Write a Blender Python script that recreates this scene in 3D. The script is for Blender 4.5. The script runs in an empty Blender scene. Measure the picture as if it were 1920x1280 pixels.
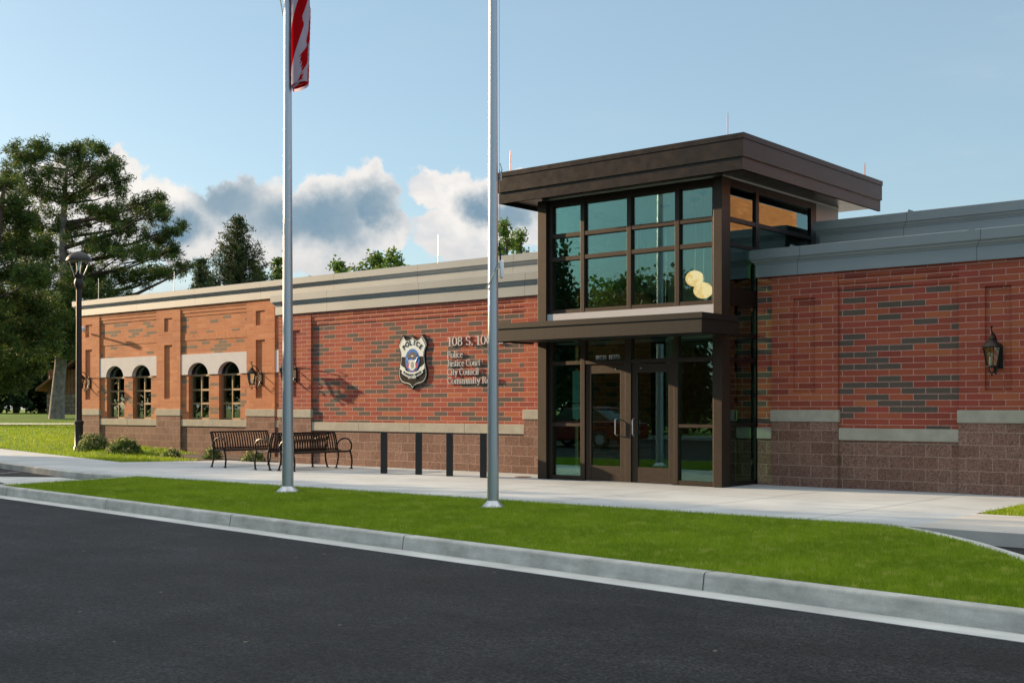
import bpy, math, random
import numpy as np
from mathutils import Vector, Matrix, Quaternion
random.seed(7); rng = np.random.default_rng(7)
C = bpy.data.collections.new('scene'); bpy.context.scene.collection.children.link(C)
SC = bpy.context.scene
PI = math.pi
# ------------------------------------------------------------------ node helpers
class NT:
    def __init__(s, tree): s.t = tree; s.t.nodes.clear()
    def n(s, typ, **kw):
        nd = s.t.nodes.new(typ)
        for k, v in kw.items():
            if k.startswith('i_'):
                key = k[2:]; key = int(key) if key.isdigit() else key.replace('_', ' ')
                s.set(nd.inputs[key], v)
            else: setattr(nd, k, v)
        return nd
    def set(s, inp, v):
        if hasattr(v, 'bl_idname') and hasattr(v, 'outputs'): s.t.links.new(v.outputs[0], inp)
        elif isinstance(v, bpy.types.NodeSocket): s.t.links.new(v, inp)
        else:
            if inp.type == 'RGBA' and len(v) == 3: v = (*v, 1)
            inp.default_value = v
    def m(s, op, a, b=None, c=None, clamp=False):
        nd = s.t.nodes.new('ShaderNodeMath'); nd.operation = op; nd.use_clamp = clamp
        s.set(nd.inputs[0], a)
        if b is not None: s.set(nd.inputs[1], b)
        if c is not None: s.set(nd.inputs[2], c)
        return nd.outputs[0]
    def v(s, op, a, b=None, out=0):
        nd = s.t.nodes.new('ShaderNodeVectorMath'); nd.operation = op
        s.set(nd.inputs[0], a)
        if b is not None:
            if op == 'SCALE': s.set(nd.inputs['Scale'], b)
            else: s.set(nd.inputs[1], b)
        return nd.outputs[out]
    def mix(s, f, a, b, mode='MIX'):
        nd = s.t.nodes.new('ShaderNodeMix'); nd.data_type = 'RGBA'; nd.blend_type = mode
        s.set(nd.inputs[0], f); s.set(nd.inputs[6], a); s.set(nd.inputs[7], b)
        return nd.outputs[2]
    def mr(s, v, a, b, c, d, smooth=False):
        nd = s.t.nodes.new('ShaderNodeMapRange')
        if smooth: nd.interpolation_type = 'SMOOTHSTEP'
        for i, q in enumerate((v, a, b, c, d)): s.set(nd.inputs[i], q)
        return nd.outputs[0]
    def noise(s, vec, scale, detail=4, rough=.55):
        nd = s.t.nodes.new('ShaderNodeTexNoise')
        if vec is not None: s.set(nd.inputs['Vector'], vec)
        nd.inputs['Scale'].default_value = scale; nd.inputs['Detail'].default_value = detail
        nd.inputs['Roughness'].default_value = rough
        return nd.outputs['Fac']
    def pos(s): return s.t.nodes.new('ShaderNodeNewGeometry').outputs['Position']
    def sep(s, v):
        nd = s.t.nodes.new('ShaderNodeSeparateXYZ'); s.set(nd.inputs[0], v); return nd.outputs
    def comb(s, x, y, z):
        nd = s.t.nodes.new('ShaderNodeCombineXYZ')
        for i, q in enumerate((x, y, z)): s.set(nd.inputs[i], q)
        return nd.outputs[0]
MATS = {}
def newmat(name):
    m = bpy.data.materials.new(name); m.use_nodes = True; MATS[name] = m
    return m, NT(m.node_tree)
def finish(nt, col, rough=.8, metal=0., bump=None, bs=.3, bd=.01, spec=.5, shader=None, **kw):
    if shader is None:
        p = nt.n('ShaderNodeBsdfPrincipled')
        nt.set(p.inputs['Base Color'], col); nt.set(p.inputs['Roughness'], rough); nt.set(p.inputs['Metallic'], metal)
        nt.set(p.inputs['Specular IOR Level'], spec)
        for k, v in kw.items(): nt.set(p.inputs[k.replace('_', ' ')], v)
        if bump is not None:
            b = nt.n('ShaderNodeBump', i_Strength=bs, i_Distance=bd, i_Height=bump)
            nt.set(p.inputs['Normal'], b)
        shader = p
    o = nt.n('ShaderNodeOutputMaterial'); nt.t.links.new(shader.outputs[0], o.inputs['Surface'])
    return shader
def simple(name, col, rough=.6, metal=0., var=.12, scale=3., spec=.5, bs=.0, bscale=60.):
    m, nt = newmat(name); p = nt.pos()
    n1 = nt.noise(p, scale, 5); n2 = nt.noise(p, scale * 9, 3)
    f = nt.m('ADD', nt.mr(n1, .3, .7, 1 - var, 1 + var), nt.mr(n2, .3, .7, -var * .4, var * .4))
    c = nt.v('SCALE', (col[0], col[1], col[2]), f)
    finish(nt, c, nt.mr(n2, .3, .7, rough * .88, min(1, rough * 1.12)), metal, nt.noise(p, bscale, 3) if bs else None, bs, .004, spec)
    return m
def masonry(name, w, h, mort, pal, mortc, dark=None, darkf=0., stag=True, speck=0., bs=.6, zo=0., rough=.85):
    """running-bond masonry in world metres; s = x + y serves walls that face either way"""
    m, nt = newmat(name); p = nt.pos(); x, y, z = nt.sep(p)
    s = nt.m('ADD', x, y); zz = nt.m('ADD', z, 10 + zo)
    row = nt.m('FLOOR', nt.m('DIVIDE', zz, h))
    sh = nt.m('MULTIPLY', nt.m('MODULO', row, 2.), w * .5) if stag else 0.
    sx = nt.m('ADD', nt.m('ADD', s, 100.), sh)
    cx = nt.m('DIVIDE', sx, w); col = nt.m('FLOOR', cx)
    fx = nt.m('MULTIPLY', nt.m('FRACT', cx), w); fz = nt.m('MULTIPLY', nt.m('FRACT', nt.m('DIVIDE', zz, h)), h)
    wob = nt.mr(nt.noise(p, 45, 2), .3, .7, -.0018, .0018)
    def edge(f, L): return nt.m('ADD', nt.m('MINIMUM', f, nt.m('SUBTRACT', L, f)), wob)
    e = nt.m('MINIMUM', edge(fx, w), edge(fz, h))
    brick = nt.mr(e, mort * .5 - .0012, mort * .5 + .0012, 0, 1, True)
    wn = nt.n('ShaderNodeTexWhiteNoise', noise_dimensions='3D', i_Vector=nt.comb(row, col, .5))
    wn2 = nt.n('ShaderNodeTexWhiteNoise', noise_dimensions='3D', i_Vector=nt.comb(row, col, 7.5))
    r = nt.n('ShaderNodeValToRGB'); r.color_ramp.interpolation = 'LINEAR'
    el = r.color_ramp.elements
    for i, c in enumerate(pal):
        if i < 2: q = el[i]; q.position = i / (len(pal) - 1)
        else: q = el.new(i / (len(pal) - 1))
        q.color = (*c, 1)
    for i, q in enumerate(sorted(el, key=lambda e: e.position)): q.color = (*pal[i], 1)
    nt.set(r.inputs[0], wn.outputs['Value']); colr = r.outputs[0]
    if dark:
        dk = nt.m('LESS_THAN', wn2.outputs['Value'], darkf)
        colr = nt.mix(dk, colr, dark)
    grain = nt.noise(p, 160, 3, .7); big = nt.noise(p, 1.3, 4)
    g = nt.m('MULTIPLY', nt.mr(grain, .3, .7, .85, 1.15), nt.mr(big, .3, .7, .9, 1.1))
    if speck:
        vor = nt.n('ShaderNodeTexVoronoi', i_Vector=p, i_Scale=75.)
        sp = nt.sep(vor.outputs['Color'])[0]
        g = nt.m('MULTIPLY', g, nt.mr(sp, 0, 1, 1 - speck, 1 + speck))
    colr = nt.v('SCALE', colr, g)
    mc = nt.v('SCALE', mortc, nt.mr(nt.noise(p, 30, 3), .3, .7, .85, 1.12))
    cf = nt.mix(brick, mc, colr)
    ht = nt.m('ADD', brick, nt.m('MULTIPLY', grain, .25))
    finish(nt, cf, rough, 0, ht, bs, .006, .3)
    return m
# ------------------------------------------------------------------ materials
RED = [(.232, .051, .034), (.285, .064, .039), (.345, .092, .044), (.30, .060, .041), (.375, .118, .050)]
RED_LIT = [(.44, .165, .07), (.52, .205, .09), (.47, .18, .075), (.56, .24, .11)]  # same brick as RED, with warm sunlight put into the colour
MORT = (.49, .28, .235)
GREY = (.098, .078, .062)
CH = .1016
brick_plain = masonry('red_brick', .4064, CH, .011, RED, MORT)
brick_mix = masonry('red_and_charcoal_brick', .4064, CH, .011, RED, MORT, GREY, .32)
brick_lit = masonry('sunlit_brick', .4064, CH, .009, RED_LIT, (.45, .25, .17))
brick_lit_mix = masonry('sunlit_brick_mix', .4064, CH, .009, RED_LIT, (.45, .25, .17), (.20, .15, .10), .26)  # sunlit copy of the red and charcoal mix, greys lightened too
brick_sold = masonry('soldier_brick', .068, .2032, .008, RED_LIT, (.42, .22, .14), stag=False, zo=.0)
block = masonry('ground_face_block', .4064, .2032, .009, [(.165, .09, .066), (.205, .115, .085), (.235, .14, .105), (.18, .10, .075)], (.37, .27, .21), speck=.5, bs=.3)
dark_brick_in = masonry('lobby_brick', .4064, CH, .010, [(.33, .12, .06), (.42, .17, .08), (.27, .09, .05)], (.45, .32, .22), GREY, .2)
m_cast = simple('cast_stone', (.36, .345, .28), .85, var=.12, scale=5, bs=.15)
m_white = simple('white_precast', (.55, .555, .57), .8, var=.05)
m_bronze = simple('bronze_metal', (.018, .013, .011), .42, .55, .1, 1.2)  # darker bronze, shade of the tower sides put into the colour
m_bronze_lit = simple('bronze_lit', (.036, .025, .017), .5, .45, .08, 2)  # lighter bronze for the tower front, its sunlight put into the colour
m_fascia = simple('bronze_fascia', (.027, .021, .018), .34, .75, .12, .8)
m_gold = simple('beige_window_frame', (.27, .20, .115), .45, .3, .08)
m_black = simple('black_metal', (.012, .012, .013), .5, .1, .2)
m_lamp = simple('lantern_metal', (.012, .010, .009), .4, .4, .2, 20)
m_bench = simple('bench_metal', (.016, .009, .007), .38, .5, .15, 15)
m_alu = simple('brushed_aluminium', (.46, .50, .55), .36, .8, .0, 3)
m_flash = simple('white_flashing', (.5, .51, .54), .5, .0, .03)
m_roof = simple('roof_membrane', (.5, .5, .48), .8)
m_inwall = simple('lobby_wall', (.68, .70, .64), .8, var=.03)
m_ceil = simple('lobby_ceiling', (.62, .64, .6), .8, var=.03)
m_wood = simple('orange_wood', (.45, .2, .06), .5, var=.15)
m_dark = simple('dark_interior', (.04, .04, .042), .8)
m_infloor = simple('lobby_floor', (.16, .15, .13), .35)
m_letter = simple('metal_letters', (.55, .56, .56), .4, .1, .05)
m_paper = simple('paper', (.8, .82, .8), .8, var=.03)
m_log = simple('log_timber', (.16, .075, .035), .8, var=.3, scale=2, bs=.3)
m_stone = masonry('field_stone', .5, .3, .05, [(.16, .13, .1), (.24, .2, .15), (.12, .1, .08)], (.08, .07, .06))
m_rope = simple('rope', (.45, .48, .42), .8)
m_plastic = simple('white_plastic', (.78, .8, .84), .4)
m_hole = simple('joint_dark', (.07, .07, .07), .9)
m_soffit = simple('soffit_panels', (.05, .04, .035), .3, .4, .1, 1)
m_rod = simple('copper_rod', (.2, .08, .05), .4, .7)
m_badgeblk = simple('badge_black', (.008, .008, .009), .3, .0, .1)
m_badgewht = simple('badge_white', (.72, .78, .74), .35, .1, .03)
m_badgeblue = simple('badge_blue', (.03, .17, .55), .35, .1, .1, 30)
m_badgegrey = simple('badge_grey', (.3, .31, .3), .4, .1, .3, 60)
m_eagle = simple('badge_eagle', (.07, .07, .075), .4, .1, .3, 60)
m_badgered = simple('badge_red', (.7, .1, .1), .4)
m_mulch = simple('mulch', (.06, .04, .03), .95, var=.4, scale=20, bs=.8, bscale=40)
m_maroon = simple('maroon_paint', (.16, .008, .01), .18, .3, .02)
m_tyre = simple('tyre_rubber', (.015, .015, .016), .8)
m_glassdk = simple('car_glass', (.02, .03, .035), .08, 0, .02)
m_bark = simple('grey_bark', (.20, .19, .175), .95, var=.45, scale=3.5, bs=1., bscale=14)
m_barkdk = simple('dark_bark', (.06, .045, .035), .95, var=.4, scale=4, bs=.8, bscale=20)

def cornice_mat(name, base):
    m, nt = newmat(name); p = nt.pos(); x, y, z = nt.sep(p)
    q = nt.m('FRACT', nt.m('DIVIDE', nt.m('ADD', nt.m('ADD', x, y), 100.35), 3.05))
    seam = nt.m('LESS_THAN', q, .0035)
    n1 = nt.noise(p, .9, 4)
    c = nt.v('SCALE', base, nt.mr(n1, .3, .7, .93, 1.07))
    c = nt.mix(seam, c, (base[0] * .35, base[1] * .35, base[2] * .35))
    finish(nt, c, .45, .25)
    return m
m_corn = cornice_mat('cornice_metal', (.25, .285, .30))
def fascia_lines():
    m, nt = newmat('canopy_metal'); p = nt.pos(); x, y, z = nt.sep(p)
    st = nt.noise(nt.comb(nt.m('MULTIPLY', x, 14.), nt.m('MULTIPLY', y, 14.), nt.m('MULTIPLY', z, 1.2)), 3., 4)
    c = nt.v('SCALE', (.015, .014, .012), nt.mr(st, .3, .7, .72, 1.3))
    finish(nt, c, .5, .4)
    return m
m_canopy = fascia_lines()
def asphalt():
    m, nt = newmat('asphalt'); p = nt.pos(); x, y, z = nt.sep(p)
    a = nt.noise(p, 52, 3, .85); b = nt.noise(p, 1.1, 5, .6); cst = nt.noise(nt.comb(nt.m('MULTIPLY', x, .35), y, z), 2.3, 5)
    vor = nt.n('ShaderNodeTexVoronoi', i_Vector=p, i_Scale=60.)
    g = nt.m('MULTIPLY', nt.mr(a, .36, .64, .2, 2.1), nt.m('MULTIPLY', nt.mr(b, .3, .7, .68, 1.32), nt.mr(cst, .3, .7, .8, 1.25)))
    g = nt.m('MULTIPLY', g, nt.mr(nt.sep(vor.outputs['Color'])[0], 0, 1, .35, 1.9))
    g = nt.m('MULTIPLY', g, nt.mr(nt.noise(p, 38, 3, .8), .32, .68, .6, 1.45))
    c = nt.v('SCALE', (.014, .0145, .0158), g)
    # pale scuffs
    sc = nt.noise(nt.comb(nt.m('MULTIPLY', x, 1.), nt.m('MULTIPLY', y, 4.), 0.), 2.2, 6, .72)
    f = nt.mr(sc, .60, .78, 0, .5, True)
    vv = nt.n('ShaderNodeTexVoronoi', i_Vector=p, i_Scale=3.2)
    dots = nt.m('MULTIPLY', nt.m('LESS_THAN', vv.outputs['Distance'], .05), nt.m('GREATER_THAN', nt.sep(vv.outputs['Color'])[0], .72))
    c = nt.mix(f, c, (.13, .125, .12)); c = nt.mix(nt.m('MULTIPLY', dots, .6), c, (.3, .26, .2))
    finish(nt, c, nt.mr(a, .3, .7, .6, .85), 0, nt.m('ADD', a, nt.m('MULTIPLY', vor.outputs['Distance'], .8)), .7, .01, .2)
    return m
m_asph = asphalt()
def concrete(name, base, joints=None, stain=.15, streak=True):
    m, nt = newmat(name); p = nt.pos(); x, y, z = nt.sep(p)
    a = nt.noise(p, 90, 3, .7); b = nt.noise(p, .8, 6, .62); s = nt.noise(nt.comb(nt.m('MULTIPLY', x, .6), nt.m('MULTIPLY', y, 7.), z), 2., 4)
    g = nt.m('MULTIPLY', nt.mr(a, .3, .7, .93, 1.07), nt.mr(b, .3, .7, 1 - stain, 1 + stain))
    if streak: g = nt.m('MULTIPLY', g, nt.mr(s, .3, .7, .93, 1.06))
    c = nt.v('SCALE', base, g)
    h = a
    if joints:
        x0, dx, y0, dy = joints
        fx = nt.m('ABSOLUTE', nt.m('SUBTRACT', nt.m('FRACT', nt.m('DIVIDE', nt.m('SUBTRACT', x, x0 - 100 * dx), dx)), .5))
        fy = nt.m('ABSOLUTE', nt.m('SUBTRACT', nt.m('FRACT', nt.m('DIVIDE', nt.m('SUBTRACT', y, y0 - 100 * dy), dy)), .5))
        jx = nt.mr(fx, .5 - .016 / dx, .5 - .006 / dx, 0, 1); jy = nt.mr(fy, .5 - .016 / dy, .5 - .006 / dy, 0, 1)
        j = nt.m('MAXIMUM', jx, jy)
        c = nt.mix(nt.m('MULTIPLY', j, .8), c, (base[0] * .22, base[1] * .24, base[2] * .27))
        h = nt.m('SUBTRACT', h, nt.m('MULTIPLY', j, 2.))
    finish(nt, c, .85, 0, h, .25, .004, .3)
    return m
m_walk = concrete('walk_concrete', (.41, .455, .485), (-6.66, 2.03, 13.4, 2.85))
m_walk2 = concrete('slab_concrete', (.45, .45, .43), (-5.33 + 1.45, 1.5, 10., 40.))
def kerbmat():
    m, nt = newmat('kerb_concrete'); p = nt.pos(); x, y, z = nt.sep(p)
    a = nt.noise(p, 80, 4, .7); b = nt.noise(p, 2.2, 6, .65); s = nt.noise(nt.comb(nt.m('MULTIPLY', x, 2.), y, nt.m('MULTIPLY', z, 12.)), 1.4, 5, .7)
    g = nt.m('MULTIPLY', nt.mr(a, .3, .7, .9, 1.1), nt.m('MULTIPLY', nt.mr(b, .3, .7, .7, 1.22), nt.mr(s, .3, .7, .8, 1.15)))
    c = nt.v('SCALE', (.44, .455, .43), g)
    finish(nt, c, .85, 0, a, .3, .004, .3); return m
m_kerb = kerbmat()
m_gutter = concrete('gutter_concrete', (.50, .52, .51), None, .25)
def foliage(name, c1, c2, c3=None, transl=.35, scale=1.2):
    m, nt = newmat(name); p = nt.pos()
    n1 = nt.noise(p, scale, 5, .65); n2 = nt.noise(p, scale * 14, 2)
    f = nt.m('ADD', nt.m('MULTIPLY', n1, .6), nt.m('MULTIPLY', n2, .5))
    c = nt.mix(nt.mr(f, .42, .66, 0, 1), c1, c2)
    if c3: c = nt.mix(nt.mr(nt.noise(p, scale * 5, 2), .58, .66, 0, 1), c, c3)
    d = nt.n('ShaderNodeBsdfPrincipled', i_Base_Color=c, i_Roughness=.6); nt.set(d.inputs['Specular IOR Level'], .25)
    t = nt.n('ShaderNodeBsdfTranslucent', i_Color=nt.v('SCALE', c, 1.3))
    mx = nt.n('ShaderNodeMixShader', i_Fac=transl); nt.set(mx.inputs[1], d); nt.set(mx.inputs[2], t)
    finish(nt, None, shader=mx); return m
m_pine = foliage('pine_needles', (.018, .052, .014), (.07, .12, .024), (.20, .19, .04))
m_spruce = foliage('spruce_needles', (.022, .045, .020), (.055, .085, .03))
m_leaf = foliage('broad_leaves', (.045, .10, .015), (.11, .19, .03), (.16, .22, .04))
m_shrub = foliage('shrub_leaves', (.035, .08, .02), (.10, .17, .04), scale=6)
m_blossom = foliage('pale_blossom', (.5, .48, .2), (.68, .62, .36), scale=8)
m_grass = foliage('grass_blades', (.17, .27, .011), (.31, .43, .024), (.40, .46, .07), .3, .9)
m_soil = simple('turf_soil', (.09, .14, .012), .95, var=.3, scale=2, bs=.6, bscale=50)
def lawnmat():
    m, nt = newmat('distant_turf'); p = nt.pos()
    n1 = nt.noise(p, .25, 5); n2 = nt.noise(p, 9, 4, .7)
    c = nt.mix(nt.mr(nt.m('ADD', nt.m('MULTIPLY', n1, .5), nt.m('MULTIPLY', n2, .5)), .38, .62, 0, 1), (.05, .115, .008), (.12, .205, .016))
    finish(nt, c, .9, 0, n2, .8, .03, .2); return m
m_lawn = lawnmat()
def glassmat(name, tint, refl, rough=0.):
    m, nt = newmat(name)
    fr = nt.n('ShaderNodeFresnel', i_IOR=1.52)
    f = nt.m('ADD', nt.m('MULTIPLY', fr.outputs[0], 2.2), refl, clamp=True)
    tr = nt.n('ShaderNodeBsdfTransparent', i_Color=tint)
    gl = nt.n('ShaderNodeBsdfGlossy', i_Color=(.68, .92, .88), i_Roughness=rough)
    mx = nt.n('ShaderNodeMixShader', i_Fac=f); nt.set(mx.inputs[1], tr); nt.set(mx.inputs[2], gl)
    finish(nt, None, shader=mx); return m
m_glass = glassmat('green_tinted_glass', (.66, .86, .79), .01)
m_winglass = glassmat('dark_window_glass', (.35, .5, .45), .10)
m_lampglass = glassmat('lantern_glass', (.93, .9, .8), .04)
def emis(name, col, st):
    m, nt = newmat(name); e = nt.n('ShaderNodeEmission', i_Color=col, i_Strength=st); finish(nt, None, shader=e); return m
m_globe = emis('glowing_globe', (1., .43, .20), 1.0)
def flagm():
    m, nt = newmat('striped_flag_cloth')
    uv = nt.n('ShaderNodeUVMap').outputs[0]; u, v, w = nt.sep(uv)
    st = nt.m('MODULO', nt.m('FLOOR', nt.m('MULTIPLY', v, 13.)), 2.)
    c = nt.mix(st, (.58, .01, .016), (.62, .57, .72))
    cant = nt.m('MULTIPLY', nt.m('LESS_THAN', u, .4), nt.m('LESS_THAN', v, 7 / 13))
    c = nt.mix(cant, c, (.02, .03, .16))
    d = nt.n('ShaderNodeBsdfDiffuse', i_Color=c); t = nt.n('ShaderNodeBsdfTranslucent', i_Color=c)
    mx = nt.n('ShaderNodeMixShader', i_Fac=.45); nt.set(mx.inputs[1], d); nt.set(mx.inputs[2], t)
    finish(nt, None, shader=mx); return m
m_flag = flagm()
# ------------------------------------------------------------------ mesh helpers
class MB:
    def __init__(s): s.v = []; s.f = []
    def quad(s, *p):
        n = len(s.v); s.v += [tuple(q) for q in p]; s.f.append(tuple(range(n, n + len(p)))); return s
    def box(s, x0, x1, y0, y1, z0, z1):
        n = len(s.v)
        s.v += [(x0, y0, z0), (x1, y0, z0), (x1, y1, z0), (x0, y1, z0), (x0, y0, z1), (x1, y0, z1), (x1, y1, z1), (x0, y1, z1)]
        s.f += [tuple(n + i for i in q) for q in ((3, 2, 1, 0), (4, 5, 6, 7), (0, 1, 5, 4), (1, 2, 6, 5), (2, 3, 7, 6), (3, 0, 4, 7))]
        return s
    def tube(s, pts, r, n=8, cap=True):
        pts = [Vector(p) for p in pts]; R = r if isinstance(r, (list, tuple)) else [r] * len(pts)
        base = len(s.v); up = None
        for i, p in enumerate(pts):
            t = (pts[min(i + 1, len(pts) - 1)] - pts[max(i - 1, 0)]).normalized()
            if up is None: up = t.orthogonal().normalized()
            up = (up - t * up.dot(t)).normalized(); b = t.cross(up)
            for k in range(n):
                a = 2 * PI * k / n; s.v.append(tuple(p + (up * math.cos(a) + b * math.sin(a)) * R[i]))
        for i in range(len(pts) - 1):
            for k in range(n):
                a = base + i * n + k; b_ = base + i * n + (k + 1) % n
                s.f.append((a, b_, b_ + n, a + n))
        if cap:
            s.f.append(tuple(base + k for k in reversed(range(n)))); s.f.append(tuple(base + (len(pts) - 1) * n + k for k in range(n)))
        return s
    def lathe(s, prof, c=(0, 0, 0), n=16):
        base = len(s.v)
        for r, z in prof:
            for k in range(n):
                a = 2 * PI * k / n; s.v.append((c[0] + r * math.cos(a), c[1] + r * math.sin(a), c[2] + z))
        for i in range(len(prof) - 1):
            for k in range(n):
                a = base + i * n + k; b = base + i * n + (k + 1) % n
                s.f.append((a, b, b + n, a + n))
        s.f.append(tuple(base + k for k in reversed(range(n)))); s.f.append(tuple(base + (len(prof) - 1) * n + k for k in range(n)))
        return s
    def prism(s, poly, z0, z1):
        """horizontal polygon extruded in z"""
        n = len(s.v); k = len(poly)
        s.v += [(x, y, z0) for x, y in poly] + [(x, y, z1) for x, y in poly]
        s.f.append(tuple(n + k + i for i in range(k))); s.f.append(tuple(n + i for i in reversed(range(k))))
        for i in range(k): j = (i + 1) % k; s.f.append((n + i, n + j, n + k + j, n + k + i))
        return s
    def vprism(s, poly, y0, y1):
        """polygon in the x-z plane extruded in y"""
        n = len(s.v); k = len(poly)
        s.v += [(x, y0, z) for x, z in poly] + [(x, y1, z) for x, z in poly]
        s.f.append(tuple(n + i for i in range(k))); s.f.append(tuple(n + k + i for i in reversed(range(k))))
        for i in range(k): j = (i + 1) % k; s.f.append((n + j, n + i, n + k + i, n + k + j))
        return s
    def sweep(s, path, prof, caps=True):
        """prof [(out, z)] swept along a horizontal path; 'out' is to the right of travel"""
        P = [Vector(p) for p in path]; base = len(s.v); k = len(prof)
        for i, p in enumerate(P):
            d0 = (P[i] - P[i - 1]).normalized() if i else (P[1] - P[0]).normalized()
            d1 = (P[i + 1] - P[i]).normalized() if i < len(P) - 1 else d0
            n0 = Vector((d0.y, -d0.x)); n1 = Vector((d1.y, -d1.x)); mm = (n0 + n1)
            mm = mm / (mm.dot(n0)) if mm.length > 1e-6 else n0
            for o, z in prof: s.v.append((p.x + mm.x * o, p.y + mm.y * o, z))
        for i in range(len(P) - 1):
            for j in range(k - 1):
                a = base + i * k + j; s.f.append((a, a + k, a + k + 1, a + 1))
        if caps:
            s.f.append(tuple(base + j for j in range(k))); s.f.append(tuple(base + (len(P) - 1) * k + j for j in reversed(range(k))))
        return s
    def wall(s, x0, x1, z0, z1, Y, holes=(), niche=None, reveal=None, sides=None):
        xs = sorted({x0, x1, *[h[0] for h in holes], *[h[1] for h in holes]}); zs = sorted({z0, z1, *[h[2] for h in holes], *[h[3] for h in holes]})
        for i in range(len(xs) - 1):
            for j in range(len(zs) - 1):
                cx = (xs[i] + xs[i + 1]) / 2; cz = (zs[j] + zs[j + 1]) / 2
                if any(h[0] < cx < h[1] and h[2] < cz < h[3] for h in holes): continue
                s.quad((xs[i], Y, zs[j]), (xs[i + 1], Y, zs[j]), (xs[i + 1], Y, zs[j + 1]), (xs[i], Y, zs[j + 1]))
        d = niche or reveal
        if d:
            for a, b, c, e in holes:
                Z = Y + d
                s.quad((a, Y, c), (a, Y, e), (a, Z, e), (a, Z, c)); s.quad((b, Y, e), (b, Y, c), (b, Z, c), (b, Z, e))
                s.quad((a, Y, e), (b, Y, e), (b, Z, e), (a, Z, e)); s.quad((b, Y, c), (a, Y, c), (a, Z, c), (b, Z, c))
                if niche: s.quad((a, Z, c), (b, Z, c), (b, Z, e), (a, Z, e))
        if sides:
            s.quad((x0, sides, z0), (x0, Y, z0), (x0, Y, z1), (x0, sides, z1)); s.quad((x1, Y, z0), (x1, sides, z0), (x1, sides, z1), (x1, Y, z1))
        return s
    def build(s, name, mat, parent=None, smooth=False, bevel=0, loc=None, uv=None):
        me = bpy.data.meshes.new(name); off = Vector((0, 0, 0))
        p = parent
        while p is not None: off += Vector(p.location); p = p.parent
        if loc is not None: off += Vector(loc)
        if parent is not None and parent.get('_local'): off = Vector((0, 0, 0))
        me.from_pydata([(a - off.x, b - off.y, c - off.z) for a, b, c in s.v], [], s.f); me.update()
        o = bpy.data.objects.new(name, me); C.objects.link(o); me.materials.append(mat)
        if parent is not None: o.parent = parent
        if loc is not None: o.location = loc
        if smooth:
            me.polygons.foreach_set('use_smooth', [True] * len(me.polygons))
            me.set_sharp_from_angle(angle=math.radians(40))
        if bevel:
            b = o.modifiers.new('bevel', 'BEVEL'); b.width = bevel; b.segments = 2; b.limit_method = 'ANGLE'
        return o
def tag(o, label=None, cat=None, group=None, kind=None):
    if label: o['label'] = label
    if cat: o['category'] = cat
    if group: o['group'] = group
    if kind: o['kind'] = kind
    return o
def thing(name, label, cat, loc=(0, 0, 0), group=None, local=False):
    o = bpy.data.objects.new(name, None); C.objects.link(o); o.location = loc; o.empty_display_size = .2
    if local: o['_local'] = 1
    return tag(o, label, cat, group)
def dup(root, loc, rotz=0., label=None, group=None, scale=None):
    def cp(o, par):
        c = o.copy(); C.objects.link(c)
        if par is not None: c.parent = par
        for ch in [q for q in o.children]: cp(ch, c)
        return c
    r = cp(root, None); r.location = loc; r.rotation_euler = (0, 0, rotz)
    if label: r['label'] = label
    if group: r['group'] = group
    if scale: r.scale = (scale,) * 3
    return r
def mesh_np(name, V, F, mat, parent=None, kind=None, vcol=None):
    """V (n,3), F (m,k) numpy; world coordinates"""
    me = bpy.data.meshes.new(name); k = F.shape[1]
    me.vertices.add(len(V)); me.vertices.foreach_set('co', V.astype(np.float32).ravel())
    me.loops.add(F.size); me.loops.foreach_set('vertex_index', F.astype(np.int32).ravel())
    me.polygons.add(len(F)); me.polygons.foreach_set('loop_start', np.arange(0, F.size, k, dtype=np.int32))
    me.update(calc_edges=True); me.materials.append(mat)
    o = bpy.data.objects.new(name, me); C.objects.link(o)
    if parent is not None: o.parent = parent
    if kind: o['kind'] = kind
    return o
# ------------------------------------------------------------------ camera (2246 px focal on 1920; level, shifted up)
FW = Vector((-.6437, .7653, 0)).normalized(); RT = Vector((FW.y, -FW.x, 0))
HC = 1.355
cam = bpy.data.cameras.new('camera'); co = bpy.data.objects.new('camera', cam); C.objects.link(co); SC.camera = co
co.location = (0, 0, HC); co.rotation_euler = (PI / 2, 0, math.atan2(-FW.x, FW.y))
cam.sensor_width = 36; cam.lens = 36 * 2246 / 1920; cam.shift_y = 124.5 / 1920; cam.clip_end = 3000; cam.clip_start = .1
def at(px, py, t):
    """a point t metres in front of the camera plane"""
    u = (px - 960) / 2246; q = (FW + RT * u) * t
    return Vector((q.x, q.y, HC + (764.5 - py) * t / 2246))
# ------------------------------------------------------------------ sun and sky
SUN_AZ, SUN_EL = math.radians(78.5), math.radians(14.5)
ts = Vector((-math.sin(SUN_AZ) * math.cos(SUN_EL), -math.cos(SUN_AZ) * math.cos(SUN_EL), math.sin(SUN_EL)))
sl = bpy.data.lights.new('sun', 'SUN'); sl.energy = 4.4; sl.angle = math.radians(.6); sl.color = (1., .71, .43)
so = bpy.data.objects.new('sun', sl); C.objects.link(so); so.location = (-30, -10, 20); so.rotation_euler = (-ts).to_track_quat('-Z', 'Y').to_euler()
W = bpy.data.worlds.new('World'); SC.world = W; W.use_nodes = True; nt = NT(W.node_tree)
sky = nt.n('ShaderNodeTexSky', sky_type='NISHITA'); sky.sun_disc = False; sky.sun_elevation = SUN_EL
sky.sun_rotation = math.atan2(ts.x, ts.y) % (2 * PI); sky.air_density = 1.; sky.dust_density = .8; sky.ozone_density = 2.
SKYS = .095
skyc = nt.v('SCALE', sky.outputs[0], SKYS)
skyc = nt.mix(.45, nt.v('MULTIPLY', skyc, (1.0, 1.0, .95)), (.205, .285, .34))
d = nt.n('ShaderNodeTexCoord').outputs['Generated']
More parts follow.
